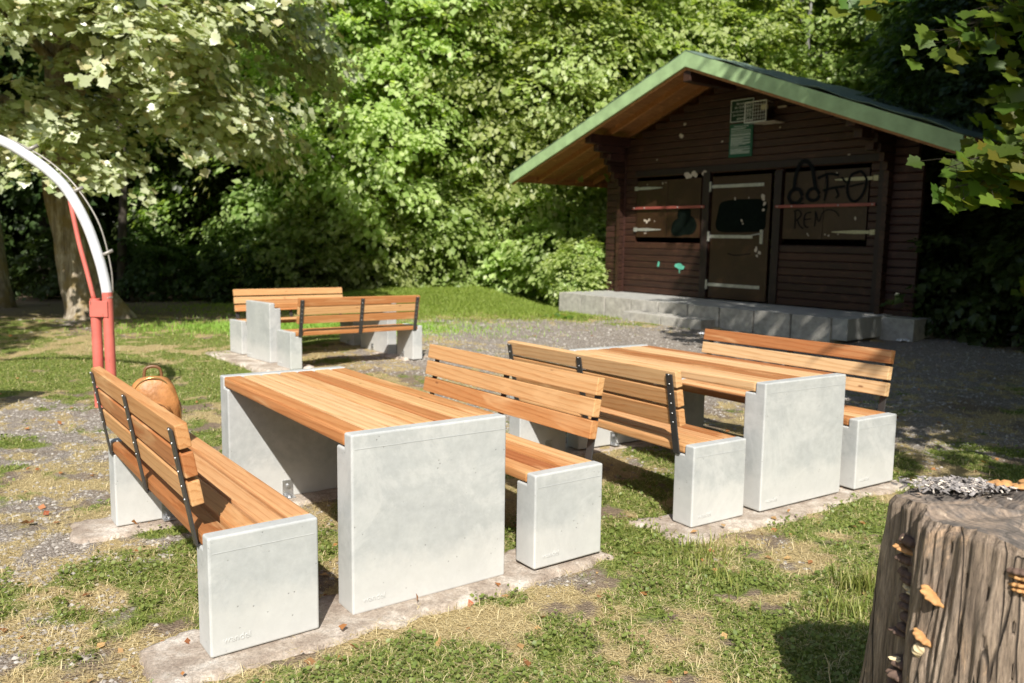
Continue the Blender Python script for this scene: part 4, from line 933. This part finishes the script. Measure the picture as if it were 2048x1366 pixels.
def crown_mesh(name, seed, H, Rx, z0, nsp, nl, size, Ls=.95, Ws=.6, T=(LQ, LQF), shape=1.0, mat_='leafA', flat=0, inner=.25):
    rs = np.random.RandomState(seed); q = rs.rand(nsp); th = rs.rand(nsp)*2*np.pi
    h = q**.85
    prof = (np.sin(np.pi*np.clip(h*.86+.10, 0, 1))**.6)*shape
    ph = rs.rand(5)*6.28; lob = 1+.16*np.sin(3*th+ph[0]+5*h)+.13*np.sin(5*th+ph[1]-9*h)+.12*np.sin(14*h+2*th+ph[2])
    rr = Rx*prof*lob*(1-inner*rs.rand(nsp)**1.5)
    C = np.stack([rr*np.cos(th), rr*np.sin(th), z0+h*(H-z0)], -1); C[:, 2] += .25*np.sin(C[:, 0]*2.1)+.2*np.sin(C[:, 1]*1.7)
    O = np.stack([np.cos(th), np.sin(th), (h-.35)*.8], -1)
    C = C-O*Ls*.4
    me = leaves_mesh(name, *spray_leaves(rs, C, O, Ls, Ws, nl, size), T=T); me.materials.append(M[mat_]); return me
def trunk_mesh(name, seed, H, r, limbs=7, mat_='barkd', lean=(0, 0), flare=.5, spread=2.2, fromz=.3, n=12):
    rs = random.Random(seed); bm = bmesh.new(); pts = []; rad = []
    for i in range(15):
        s = i/14; pts.append((lean[0]*s*H+.12*math.sin(s*5+seed)*min(1, s*3), lean[1]*s*H+.1*math.cos(s*4+seed)*min(1, s*3), -.15+s*H)); rad.append(r*(1-.75*s)*(1+flare*math.exp(-s*H/.35)))
    tube(bm, pts, rad, n)
    for k_ in range(limbs):
        s = fromz+(1-fromz)*rs.random()*.85; i = int(s*14); p = Vector(pts[i]); a = rs.random()*6.28; ln = spread*(1.1-.6*s)
        d = Vector((math.cos(a), math.sin(a), .5)); q = [p+d*ln*t+Vector((0, 0, -.22*ln*t*t+.05*math.sin(t*6+k_))) for t in (0, .25, .5, .75, 1)]
        tube(bm, q, [rad[i]*.5*(1-.8*t)+.012 for t in (0, .25, .5, .75, 1)], 7)
    me = bpy.data.meshes.new(name); bm.to_mesh(me); bm.free(); me.polygons.foreach_set('use_smooth', [True]*len(me.polygons)); me.materials.append(M[mat_]); return me
def place_tree(name, crown, trunk, x, y, rz, sc, lab, cat='tree', group=None, dz=0):
    t = empty(name, (x, y, float(gz(x, y))+dz), rz); t.scale = (sc if hasattr(sc, '__len__') else (sc, sc, sc)); tag(t, lab, cat, group)
    if crown is not None:
        c = bpy.data.objects.new('crown', crown); col.objects.link(c); c.parent = t
    if trunk is not None:
        c = bpy.data.objects.new('trunk', trunk); col.objects.link(c); c.parent = t
    return t
CR = dict(
    A1=crown_mesh('crown_a', 1, 11.5, 3.3, .6, 720, 66, .135, 1.15, .75, mat_='leafA'),
    A2=crown_mesh('crown_b', 2, 12.5, 3.1, 1.4, 700, 66, .135, 1.25, .8, mat_='leafA'),
    B1=crown_mesh('crown_c', 3, 12, 3.4, 1.0, 720, 66, .135, 1.2, .8, mat_='leafB'),
    B2=crown_mesh('crown_d', 4, 10.5, 3.0, .4, 700, 66, .13, 1.05, .7, mat_='leafB'),
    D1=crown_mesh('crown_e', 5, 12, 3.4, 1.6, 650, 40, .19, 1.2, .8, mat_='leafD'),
    S1=crown_mesh('shrub_a', 6, 2.6, 1.35, .05, 190, 36, .115, .6, .4, mat_='leafA', inner=.4),
    S2=crown_mesh('shrub_b', 7, 3.0, 1.5, .05, 200, 36, .12, .65, .42, mat_='leafB', inner=.4),
    S3=crown_mesh('shrub_c', 8, 2.2, 1.3, .05, 170, 34, .12, .6, .4, mat_='leafD', inner=.4),
)
TK = dict(t1=trunk_mesh('trunk_a', 1, 10.5, .16, 9), t2=trunk_mesh('trunk_b', 2, 11, .13, 8, 'barkg'), t3=trunk_mesh('trunk_c', 5, 11, .2, 9, 'barkd', (.03, .01)),
          s=trunk_mesh('stems', 7, 2.0, .03, 8, 'barkd', spread=.9, fromz=.05, n=7))
GW = 'broadleaf trees of the wood behind the clearing'; GS = 'bushes along the edge of the wood'; GD = 'dark trees deep in the wood'
LW = 'leafy light green tree in the wood behind the clearing'; LB = 'mid green broadleaf tree in the wood behind the clearing'; LD = 'dark tree deep in the shaded wood'
rt = random.Random(11)
# front edge of the wood, from the left dark wood round behind the hut
ROWL = ['light green tree rising from the wood edge right behind the far benches', 'light green tree of the wood edge above the gravel, left of the hut roof', 'tall light green tree directly left of the hut eave', 'light green tree rising behind the peak of the hut roof', 'green tree behind the right slope of the hut roof', 'green tree behind the lowest right corner of the hut roof', 'green tree of the wood edge, just right of the big flaking trunk']
rowA = [(-3.6, 22.6), (-.6, 23.4), (2.2, 24.2), (5.4, 25.2), (8.8, 25.0), (12.0, 23.5), (-6.6, 23.2)]
for i, (x, y) in enumerate(rowA):
    c = ['A1', 'A2', 'A1', 'A2', 'B1', 'B2', 'B2'][i]; place_tree('broadleaf_tree', CR[c], TK['t1' if i % 2 else 't2'], x, y, rt.random()*6.28, rt.uniform(.92, 1.08), ROWL[i], group=GW)
rowB = [(-15, 26), (-11, 27), (-7.6, 28), (-4.4, 28), (-1.2, 29), (2.2, 29.5), (5.6, 30), (9.2, 30), (13, 29), (17, 27), (16, 21.5), (20, 24)]
for i, (x, y) in enumerate(rowB):
    c = ['D1', 'B1', 'B2', 'A2', 'A1', 'A2', 'A1', 'B1', 'B2', 'B1', 'D1', 'D1'][i]; place_tree('broadleaf_tree', CR[c], TK['t3' if i % 2 else 't1'], x, y, rt.random()*6.28, rt.uniform(1.02, 1.22), LW if c[0] == 'A' else (LB if c[0] == 'B' else LD), group=GW if c[0] != 'D' else GD)
rowC = [(-24, 31), (-19, 33), (-14, 34), (-9, 35), (-4, 36), (1, 36), (6, 37), (11, 37), (16, 35), (21, 33), (26, 29)]
for i, (x, y) in enumerate(rowC):
    c = ['D1', 'B1', 'D1', 'B2', 'A1', 'A2', 'B1', 'A2', 'B1', 'D1', 'B2'][i]; place_tree('broadleaf_tree', CR[c], TK['t3'], x, y, rt.random()*6.28, rt.uniform(1.3, 1.5), LW if c[0] == 'A' else (LB if c[0] == 'B' else LD), group=GW if c[0] != 'D' else GD)
# dark interior on the left and right
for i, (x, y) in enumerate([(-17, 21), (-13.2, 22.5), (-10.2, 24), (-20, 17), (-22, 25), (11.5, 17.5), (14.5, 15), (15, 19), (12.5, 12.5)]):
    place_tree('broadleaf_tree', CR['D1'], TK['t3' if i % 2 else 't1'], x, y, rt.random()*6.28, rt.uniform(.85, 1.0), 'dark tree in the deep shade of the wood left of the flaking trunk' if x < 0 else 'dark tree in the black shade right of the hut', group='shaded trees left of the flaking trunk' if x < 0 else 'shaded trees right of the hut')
# undergrowth at the foot of the wood
BL = ['bush at the wood edge just left of the farthest bench', 'bush at the wood edge above the left end of the farthest bench', 'bush behind the far benches where the lawn bank begins', 'bush at the back of the bright lawn bank, left part', 'bush at the back of the lawn bank nearer the hut', 'bush between the lawn bank and the bright bush beside the hut', 'dark bush just right of the big flaking trunk', 'dark bush in the shade behind the big flaking trunk', 'dark bush in the shade behind the red post', 'dark bush in the shade at the left edge of the picture', 'tall bush of the second row behind the far benches', 'tall bush of the second row below the left eave of the hut', 'tall bush of the second row hidden partly by the hut', 'tall bush of the second row above the farthest bench']
for i, (x, y, s_) in enumerate([(-5.2, 20.8, .8), (-3.4, 20.9, .95), (-1.7, 21.6, 1.0), (.0, 22.0, 1.05), (1.4, 21.0, .95), (2.3, 20.3, .85), (-6.9, 20.4, .8), (-8.9, 20.2, .75), (-11.4, 20.4, .8), (-14, 19.6, .9), (-2.6, 22.6, 1.5), (.9, 23.2, 1.4), (3.6, 22.8, 1.5), (-4.8, 22.4, 1.3)]):
    c = 'S3' if x < -6 else ('S1' if i % 2 else 'S2'); place_tree('bush', CR[c], TK['s'], x, y, rt.random()*6.28, s_, BL[i], 'bush', GS)
place_tree('bush', CR['S1'], TK['s'], 1.62, 19.3, 1.0, .62, 'bright green bush right beside the left corner of the hut', 'bush')
# large pale-leaved tree on the left with hanging boughs
def hang_tree():
    t = empty('maple_tree', (-7.9, 14.9, float(gz(-7.9, 14.9)))); tag(t, 'big tree with thick flaking trunk and pale glossy hanging boughs on the left', 'tree')
    bm = bmesh.new(); P = [(.08, 0, -.2), (.03, 0, .15), (-.10, 0, .6), (-.24, 0, 1.4), (-.38, 0, 2.6), (-.30, 0, 4.2), (-.3, 0, 6.5), (-.1, 0, 9), (0, 0, 12)]
    P = smooth_path(P, 6); n_ = len(P)-1
    rad = [.44*(1-.6*i/n_)*(1+.34*math.exp(-max(0, p.z)/.25)) for i, p in enumerate(P)]
    tube(bm, P, rad, 28)
    for v in bm.verts:
        a = math.atan2(v.co.y, v.co.x+.1); f = 1+.07*math.sin(5*a+v.co.z)+.05*math.sin(9*a-v.co.z*2)+.16*math.sin(4*a+1)*math.exp(-max(0, v.co.z)/.35); c_ = Vector((-.1, 0, v.co.z)); v.co = Vector((c_.x+(v.co.x-c_.x)*f, v.co.y*f, v.co.z))
    from_bm('trunk', bm, M['bark'], t, smooth=True)
    rs = np.random.RandomState(21)
    # boughs: start height on the trunk, end point (local), number of sprays
    B = []
    for a, ln, z0_, z1_, ns in ((-10, 3.6, 3.4, 4.6, 60), (-35, 4.2, 3.8, 5.0, 80), (-62, 3.2, 3.0, 3.9, 50), (-130, 3.3, 3.2, 4.0, 60), (-160, 3.0, 3.2, 4.3, 50), (10, 4.4, 4.6, 6.3, 70), (-25, 4.8, 5.2, 7.2, 85), (-60, 4.0, 5.4, 7.0, 80), (-100, 3.8, 5.2, 7.0, 80), (-140, 4.0, 5.4, 7.2, 80), (175, 3.6, 5.5, 7.4, 60), (-20, 4.0, 6.6, 8.0, 80), (-50, 3.9, 6.3, 7.8, 80), (-80, 3.8, 6.2, 7.9, 90), (-110, 3.8, 6.2, 8.0, 90), (-150, 4.0, 6.6, 8.0, 80), (-45, 4.6, 4.4, 5.8, 90), (-75, 4.2, 4.6, 6.2, 90), (-118, 3.8, 4.4, 5.8, 80), (-65, 4.6, 7.4, 8.8, 90), (-95, 4.4, 7.4, 8.8, 90), (-30, 5, 7.8, 9.4, 90), (60, 4, 6, 8, 80), (120, 4, 6, 8, 80)):
        B.append((math.radians(a), ln, z0_, z1_, ns))
    bm = bmesh.new(); C = []; O = []
    for a, ln, z0_, z1_, ns in B:
        d = np.array([math.cos(a), math.sin(a), 0]); pts = []
        for t_ in np.linspace(0, 1, 7): pts.append(np.array([-.25, 0, z0_])+d*ln*t_+np.array([0, 0, (z1_-z0_)*math.sin(t_*2.2)-.9*t_**3]))
        tube(bm, [tuple(p) for p in pts], [.09*(1-.85*t_)+.012 for t_ in np.linspace(0, 1, 7)], 8)
        tt = .35+.65*rs.rand(ns)**.7; sd = np.array([-d[1], d[0], 0]); pts = np.array(pts); idx = tt*6; i0 = np.minimum(idx.astype(int), 5); fr = (idx-i0)[:, None]
        base = pts[i0]*(1-fr)+pts[i0+1]*fr; lat = rs.randn(ns)*.62*(1.1-.4*tt)
        c_ = base+sd*lat[:, None]+d*rs.randn(ns)[:, None]*.2; c_[:, 2] += rs.randn(ns)*.28-.38*np.abs(lat)-.1
        C.append(c_); O.append(d*.8+sd*np.sign(lat)[:, None]*.7*np.minimum(1, np.abs(lat))[:, None]+rs.randn(ns, 3)*.15)
    from_bm('boughs', bm, M['bark'], t, smooth=True)
    C = np.concatenate(C); O = np.concatenate(O)
    me = leaves_mesh('crown', *spray_leaves(rs, C, O, .75, .5, 40, .10, droop=.45, up=1.0), T=(SLV, SLF)); mobj('crown', me, M['leafP'], t)
hang_tree()
place_tree('slender_tree', None, trunk_mesh('trunk_d', 9, 9, .26, 4, 'bark', fromz=.6), -11.0, 17.0, 0, 1, 'upright trunk cut by the left edge of the picture', 'tree')
place_tree('slender_tree', None, trunk_mesh('trunk_e', 12, 9, .12, 4, 'barkd', fromz=.6), -9.6, 19.6, 0, 1, 'thin dark trunk left of the big flaking trunk', 'tree')
# large trees and one added crown outside the frame: their canopies shade the hut, the right side and the back left
def canopy(name, x, y, lims, z0, H, seed, nsp, lab, leaf='leafB', hang=None, size=.15):
    t = empty(name, (x, y, float(gz(x, y)))); tag(t, lab, 'tree'); rs = np.random.RandomState(seed)
    tm = trunk_mesh('trunk', seed, H*.8, .3, 10, 'barkd', spread=3.5); mobj('trunk', tm, None, t)
    C = []
    while len(C) < nsp:
        p = np.array([rs.uniform(lims[0], lims[1]), rs.uniform(lims[2], lims[3]), rs.uniform(z0, H)])
        cx, cy = (lims[0]+lims[1])/2, (lims[2]+lims[3])/2; hh = (p[2]-z0)/(H-z0)
        d = ((p[0]-cx)/(lims[1]-lims[0])*2)**2+((p[1]-cy)/(lims[3]-lims[2])*2)**2
        if d > 1.0-.35*hh: continue
        # never dip into the upper view: keep above the line of sight over the clearing
        if p[1] > 0 and p[0] < .66*p[1]+1.0 and p[2] < CAM_H+.36*p[1]+1.0: continue
        if fbm(np.array(p[0]*.8+seed), np.array(p[1]*.8+p[2]*.5), 2) < .36: continue
        C.append(p)
    C = np.array(C); O = C-np.array([x, y, H*.4]); O /= np.linalg.norm(O, axis=1, keepdims=True)
    off = np.array([x, y, float(gz(x, y))])
    me = leaves_mesh('crown', *spray_leaves(rs, C-off, O, 1.1, .7, 34, size)); mobj('crown', me, M[leaf], t)
    return t
canopy('maple_tree', 7.6, 6.2, (3.5, 10.5, -.5, 12.6), 2.6, 12.6, 31, 2000, 'tall maple standing outside the right edge whose canopy shades the hut', 'leafM')
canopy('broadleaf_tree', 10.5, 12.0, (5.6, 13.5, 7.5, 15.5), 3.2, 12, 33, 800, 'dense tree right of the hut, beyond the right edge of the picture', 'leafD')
canopy('broadleaf_tree', -11.5, 9.5, (-15.5, -7.0, 4.5, 8.4), 3.4, 7, 35, 260, 'tree beyond the left edge whose crown shades the grass at the back left', 'leafB')
canopy('maple_tree', 5.6, .6, (3.35, 7.0, -2.2, 3.0), 4.3, 8.0, 37, 400, 'unseen maple crown added outside the right edge to shade the hanging twigs', 'leafM')  # crown added out of view to put the hanging twigs in shade
# hanging maple twigs in the upper right corner
def twig(pts, nleaf, size, seed, lab, spread=.12, dz=.05):
    K = 1.42; pts = [(a*K, b*K, CAM_H+(c-CAM_H)*K) for a, b, c in pts]; size *= K*.74; spread *= K*.9; dz *= K*.7; nleaf = int(nleaf*1.6)
    t = empty('maple_branch', pts[0]); tag(t, lab, 'branch'); rs = np.random.RandomState(seed); o = Vector(pts[0])
    P = smooth_path([Vector(p)-o for p in pts], 6); bm = bmesh.new(); tube(bm, P, [.007*(1-.8*i/(len(P)-1))+.0015 for i in range(len(P))], 6); 
    PP = np.array([tuple(p) for p in P]); idx = (rs.rand(nleaf)**.8)*(len(PP)-1); i0 = np.minimum(idx.astype(int), len(PP)-2); b = PP[i0]+(PP[i0+1]-PP[i0])*(idx-i0)[:, None]
    off = np.clip(rs.randn(nleaf, 3), -1.5, 1.5)*np.array([spread, spread, dz]); off[:, 2] -= .03+np.abs(rs.randn(nleaf))*dz
    for q in range(nleaf): tube(bm, [tuple(b[q]), tuple(b[q]+off[q]*.6+np.array([0, 0, .012])), tuple(b[q]+off[q])], .0014, 4, False)
    from_bm('twig', bm, M['barkd'], t, smooth=True)
    d = PP[-1]-PP[0]; d = d/np.linalg.norm(d)
    nr = np.array([0, -.75, .75])+rs.randn(nleaf, 3)*.33; tp = d*.9+np.array([0, -.15, -.55])+rs.randn(nleaf, 3)*.4
    me = leaves_mesh('leaves', b+off, nr, tp, size*(.65+.6*rs.rand(nleaf)), T=(SLV, SLF)); mobj('leaves', me, M['leafM'], t)
twig([(2.95, 3.4, 2.22), (2.5, 3.5, 2.08), (2.2, 3.6, 1.97), (1.97, 3.7, 1.88)], 46, .10, 3, 'leafy maple branch hanging in front of the dark hut side, upper right', .11, .045)
twig([(3.0, 3.5, 2.10), (2.55, 3.6, 1.97), (2.25, 3.65, 1.86), (2.0, 3.7, 1.79)], 40, .095, 4, 'lowest maple branch pointing left in front of the hut', .09, .045)
twig([(3.2, 3.9, 2.25), (2.8, 4.0, 2.14), (2.5, 4.0, 2.02), (2.3, 4.0, 1.93)], 60, .11, 5, 'dense maple branch near the right edge at roof height', .16, .08)
twig([(3.0, 4.0, 2.95), (2.6, 4.0, 2.82), (2.35, 4.1, 2.68), (2.2, 4.1, 2.55)], 50, .11, 6, 'yellowish maple branch at the top right corner', .13, .08)
twig([(2.9, 4.4, 3.15), (2.55, 4.4, 3.02), (2.2, 4.4, 2.98), (1.85, 4.4, 2.93)], 60, .11, 15, 'maple branch reaching left along the top edge above the roof', .14, .06)
twig([(3.2, 4.2, 2.75), (2.9, 4.2, 2.6), (2.7, 4.2, 2.45), (2.6, 4.2, 2.3)], 60, .11, 7, 'maple branch at the right edge above roof level', .15, .1)
twig([(3.4, 4.4, 1.62), (3.15, 4.4, 1.52), (3.0, 4.4, 1.42), (2.86, 4.4, 1.32)], 18, .09, 8, 'small maple branch at the right edge in front of the dark wood', .08, .06)

twig([(3.3, 4.6, 2.5), (3.05, 4.6, 2.38), (2.9, 4.6, 2.26), (2.75, 4.6, 2.16)], 70, .11, 9, 'maple branch hanging over the right end of the roof', .16, .10)
for i, (x, y, c, s_, lab) in enumerate([(8.9, 15.8, 'D1', .55, 'dark tree added against the right side wall of the hut to darken it'), (7.75, 13.9, 'S3', .95, 'dark bush added right beside the hut plinth to hide it in black'), (8.7, 12.6, 'S3', .9, 'dark bush added for darkness at the right edge in front of the dark tree'), (9.6, 14.3, 'S3', 1.3, 'taller dark bush added for darkness between the hut side and the right edge')]):  # dark growth added to hide the side wall and blacken this corner
    place_tree('bush' if c == 'S3' else 'broadleaf_tree', CR[c], TK['s'], x, y, i*1.3, s_, lab, 'bush' if c == 'S3' else 'tree')
# ------------------------------------------------------------------ ground cover
def near_furn(x, y):
    m_ = np.zeros(len(x), bool)
    for s in (0, 3, 6):
        k_, X0, Y0, r_, z_ = ITEMS[s]; cv_, cu_ = frame(X0, Y0, r_); dx, dy = x-X0, y-Y0; v = dx*cv_[0]+dy*cv_[1]; u = dx*cu_[0]+dy*cu_[1]
        wob = (fbm(x*9+3, y*9, 3)-.5)*.22; inv = (v > -.14+wob)&(v < 1.86+wob)
        m_ |= inv&(((u > -.10+wob)&(u < .24+wob))|((u > L-.26)&(u < L+.07)))
    v = (x-HX)*ev.x+(y-HY)*ev.y; u = (x-HX)*eu.x+(y-HY)*eu.y
    m_ |= (v > -.6)&(v < 6.9)&(u > -1.55)
    m_ |= (v > 1.8)&(v < 3.9)&(u > -2.0)&(u < 0)
    m_ |= (x-SX)**2+(y-SY)**2 < .42**2
    return m_
def scatter(n, seed, rmin, rmax, p=1.6, half=36.5):
    rs = np.random.RandomState(seed); u = rs.rand(n)
    r_ = (rmin**(2-p)+u*(rmax**(2-p)-rmin**(2-p)))**(1/(2-p)) if p != 2 else rmin*(rmax/rmin)**u
    th = np.radians(rs.uniform(-half, half, n)); return rs, r_*np.sin(th), r_*np.cos(th), r_
def blades(name, n, seed, mt, chan, hgt, wid, lean, lab, rmin=1.0, rmax=24, p=1.7, thr=.42, flat=False, cat='grass', k_=.55):
    rs, x, y, r_ = scatter(n, seed, rmin, rmax, p); g = cover(x, y)[chan]
    hf = fbm(x*14, y*14, 3)
    keep = (g+(hf-.5)*k_ > thr+rs.rand(n)*.12)&~near_furn(x, y); x, y, r_, g = x[keep], y[keep], r_[keep], g[keep]; n = len(x)
    sc = (1+.10*r_)                        # farther tufts stand for several blades
    h = hgt*(.45+.9*rs.rand(n))*(.7+.6*g)*np.minimum(sc, 2.2)**.6; wd = wid*sc*(.7+.6*rs.rand(n)); a = rs.rand(n)*6.28
    d = np.stack([np.cos(a), np.sin(a)], -1); ln = lean*(.3+rs.rand(n))*h
    z = gz(x, y)-.006; s = np.stack([-d[:, 1], d[:, 0]], -1)*wd[:, None]*.5; B = np.stack([x, y], -1)
    if flat: z = z+.010+rs.rand(n)*.012
    V = np.empty((n, 5, 3)); V[:, 0, :2] = B-s; V[:, 1, :2] = B+s; V[:, 0, 2] = V[:, 1, 2] = z
    m1 = B+d*ln[:, None]*.35; V[:, 2, :2] = m1-s*.8; V[:, 3, :2] = m1+s*.8; V[:, 2, 2] = V[:, 3, 2] = z+h*(.55 if not flat else .10)
    V[:, 4, :2] = B+d*ln[:, None]; V[:, 4, 2] = z+h*((1-.25*lean) if not flat else .08*rs.rand(n))
    b = (np.arange(n)*5)[:, None]; F = np.concatenate([b+np.array([[0, 1, 3]]), b+np.array([[0, 3, 2]]), b+np.array([[2, 3, 4]])], 0)
    me = arr_mesh(name, V.reshape(-1, 3), F); o = mobj(name, me, M[mt]); tag(o, lab, cat, kind='stuff'); return n
blades('green_grass', 460000, 1, 'blade', 0, .022, .0023, 1.3, 'short green grass growing in patches over the clearing')
blades('dry_grass', 220000, 2, 'straw', 1, .040, .0015, 1.0, 'yellow dry grass stalks lying over the soil', flat=True, thr=.38)
blades('dry_grass', 40000, 12, 'straw', 1, .035, .0020, 1.3, 'short upright dry grass between the green patches', thr=.45)
def tall(n, seed, cx, cy, rx, ry, h, mt, lab):
    rs = np.random.RandomState(seed); x = cx+rs.randn(n)*rx; y = cy+rs.randn(n)*ry; k_ = ~near_furn(x, y)&(np.hypot(x, y) > 1.2); x, y = x[k_], y[k_]; n = len(x)
    hh = h*(.35+.8*rs.rand(n)); a = rs.rand(n)*6.28; d = np.stack([np.cos(a), np.sin(a)], -1)*(hh*(.15+.6*rs.rand(n)))[:, None]; wd = .0022*(1+.10*np.hypot(x, y)); s = np.stack([-np.sin(a), np.cos(a)], -1)*wd[:, None]; B = np.stack([x, y], -1); z = gz(x, y)-.01
    V = np.empty((n, 5, 3)); V[:, 0, :2] = B-s; V[:, 1, :2] = B+s; V[:, :2, 2] = z[:, None]; V[:, 2, :2] = B+d*.3-s*.8; V[:, 3, :2] = B+d*.3+s*.8; V[:, 2:4, 2] = (z+hh*.6)[:, None]; V[:, 4, :2] = B+d; V[:, 4, 2] = z+hh
    b = (np.arange(n)*5)[:, None]; F = np.concatenate([b+np.array([[0, 1, 3]]), b+np.array([[0, 3, 2]]), b+np.array([[2, 3, 4]])], 0)
    tag(mobj('grass_tuft', arr_mesh('grass_tuft', V.reshape(-1, 3), F), M[mt]), lab, 'grass', kind='stuff')
tall(90000, 5, -1.6, 18.2, 2.2, 1.3, .075, 'lawn', 'bright taller grass on the bank left of the hut')
tall(12000, 6, -3.4, 13.6, 1.4, .5, .09, 'lawn', 'taller grass at the edge of the shade behind the far bench')
tall(260, 7, 1.62, 3.45, .07, .05, .13, 'blade', 'tuft of longer grass between the stump and the nearest concrete strip')
tall(200, 8, 1.42, 3.2, .09, .06, .10, 'blade', 'small grass tuft in front of the footing near the stump')
tall(200, 9, 1.25, 2.45, .16, .08, .09, 'straw', 'wispy dry grass left of the stump')
tall(500, 10, .95, 3.9, .10, .30, .08, 'blade', 'green grass growing along the shade between the two table sets')
def ground_leaves(name, n, seed, mt, chan, size, thr, T, lab, cat, hz, rmax=12, tilt=.5, p=1.7):
    rs, x, y, r_ = scatter(n, seed, 1.0, rmax, p)
    if chan is None: keep = rs.rand(n) < .5+.5*(fbm(x*1.1, y*1.1, 2) > .5)
    else: g = cover(x, y)[chan]; keep = (g+(fbm(x*9+4, y*9, 3)-.5)*.7 > thr)
    keep &= ~near_furn(x, y) if chan is not None else True
    x, y, r_ = x[keep], y[keep], r_[keep]; n = len(x); P = np.stack([x, y, gz(x, y)+.004+rs.rand(n)*hz], -1)
    if chan is None: P[:, 2] += .006+.03*near_furn(x, y)
    nr = np.array([0, 0, 1.0])+rs.randn(n, 3)*tilt; tp = rs.randn(n, 3)
    tag(mobj(name, leaves_mesh(name, P, nr, tp, size*(.5+rs.rand(n))*(1+.04*r_), T), M[mt]), lab, cat, kind='stuff')
ground_leaves('clover', 130000, 3, 'clover', 0, .013, .56, (LQ*np.array([1.25, 1, 1]), LQF), 'small round-leaved weeds and clover among the grass', 'clover', .03)
ground_leaves('leaf_litter', 900, 4, 'litter', None, .028, 0, (LQ, LQF), 'brown and orange fallen leaves strewn over the ground', 'fallen leaves', .004, 18, .35)
def stones(n, seed):
    rs, x, y, r_ = scatter(n, seed, 1.2, 17, 1.6); g = cover(x, y); keep = (g[2]-.5*g[0]-.25*g[1]+(fbm(x*5, y*5, 3)-.5)*.6 > .16+.2*rs.rand(n))&~near_furn(x, y)
    x, y, r_ = x[keep], y[keep], r_[keep]; n = len(x)
    T = np.array([[1, 0, 0], [.2, .9, .05], [-.8, .45, 0], [-.75, -.5, .05], [.3, -.85, 0], [.05, .05, .65]]); TF = np.array([[0, 1, 5], [1, 2, 5], [2, 3, 5], [3, 4, 5], [4, 0, 5]])
    s = .0038*(.4+rs.rand(n)**3*2.4)*(1+.12*r_); a = rs.rand(n)*6.28; c, s_ = np.cos(a), np.sin(a); J = 1+rs.randn(n, 6, 1)*.15
    W_ = T[None]*J; X = (W_[..., 0]*c[:, None]-W_[..., 1]*s_[:, None])*s[:, None]+x[:, None]; Y = (W_[..., 0]*s_[:, None]+W_[..., 1]*c[:, None])*s[:, None]+y[:, None]; Z = W_[..., 2]*s[:, None]+gz(x, y)[:, None]
    V = np.stack([X, Y, Z], -1).reshape(-1, 3); F = (TF[None]+(np.arange(n)*6)[:, None, None]).reshape(-1, 3)
    tag(mobj('gravel', arr_mesh('gravel', V, F), M['pebble']), 'loose grey gravel stones on the bare ground', 'gravel', kind='stuff')
stones(150000, 9)
# paper scraps and a plucked twig
def scrap(x, y, s, lab, seed, dz=.01):
    bm = bmesh.new(); bmesh.ops.create_grid(bm, x_segments=8, y_segments=8, size=s); rr = random.Random(seed)
    for v in bm.verts: v.co.z = rr.uniform(0, s*.5); v.co.x *= rr.uniform(.7, 1.1); v.co.y *= rr.uniform(.5, .9)
    o = from_bm('paper_scrap', bm, M['paper'], smooth=False); o.modifiers.new('s', 'SOLIDIFY').thickness = .001
    o.location = (x, y, float(gz(x, y))+dz); tag(o, lab, 'paper scrap', 'crumpled paper on the ground')
scrap(3.25, 13.5, .075, 'crumpled white paper on the gravel below the porch step', 1)
scrap(6.35, 12.9, .09, 'flat white paper in the shade right of the porch', 2)
tw = empty('fallen_twig', (.95, 16.0, float(gz(.95, 16.0))+.02)); tag(tw, 'yellow-green leafy twig lying on the gravel left of the porch', 'twig')
rs = np.random.RandomState(2); n_ = 60; P = rs.randn(n_, 3)*np.array([.15, .10, .025]); P[:, 2] = abs(P[:, 2])
mobj('leaves', leaves_mesh('leaves', P, np.array([0, -.3, 1.0])+rs.randn(n_, 3)*.4, rs.randn(n_, 3), .07*(.5+rs.rand(n_)), T=(SLV, SLF)), M['leafM'], tw)
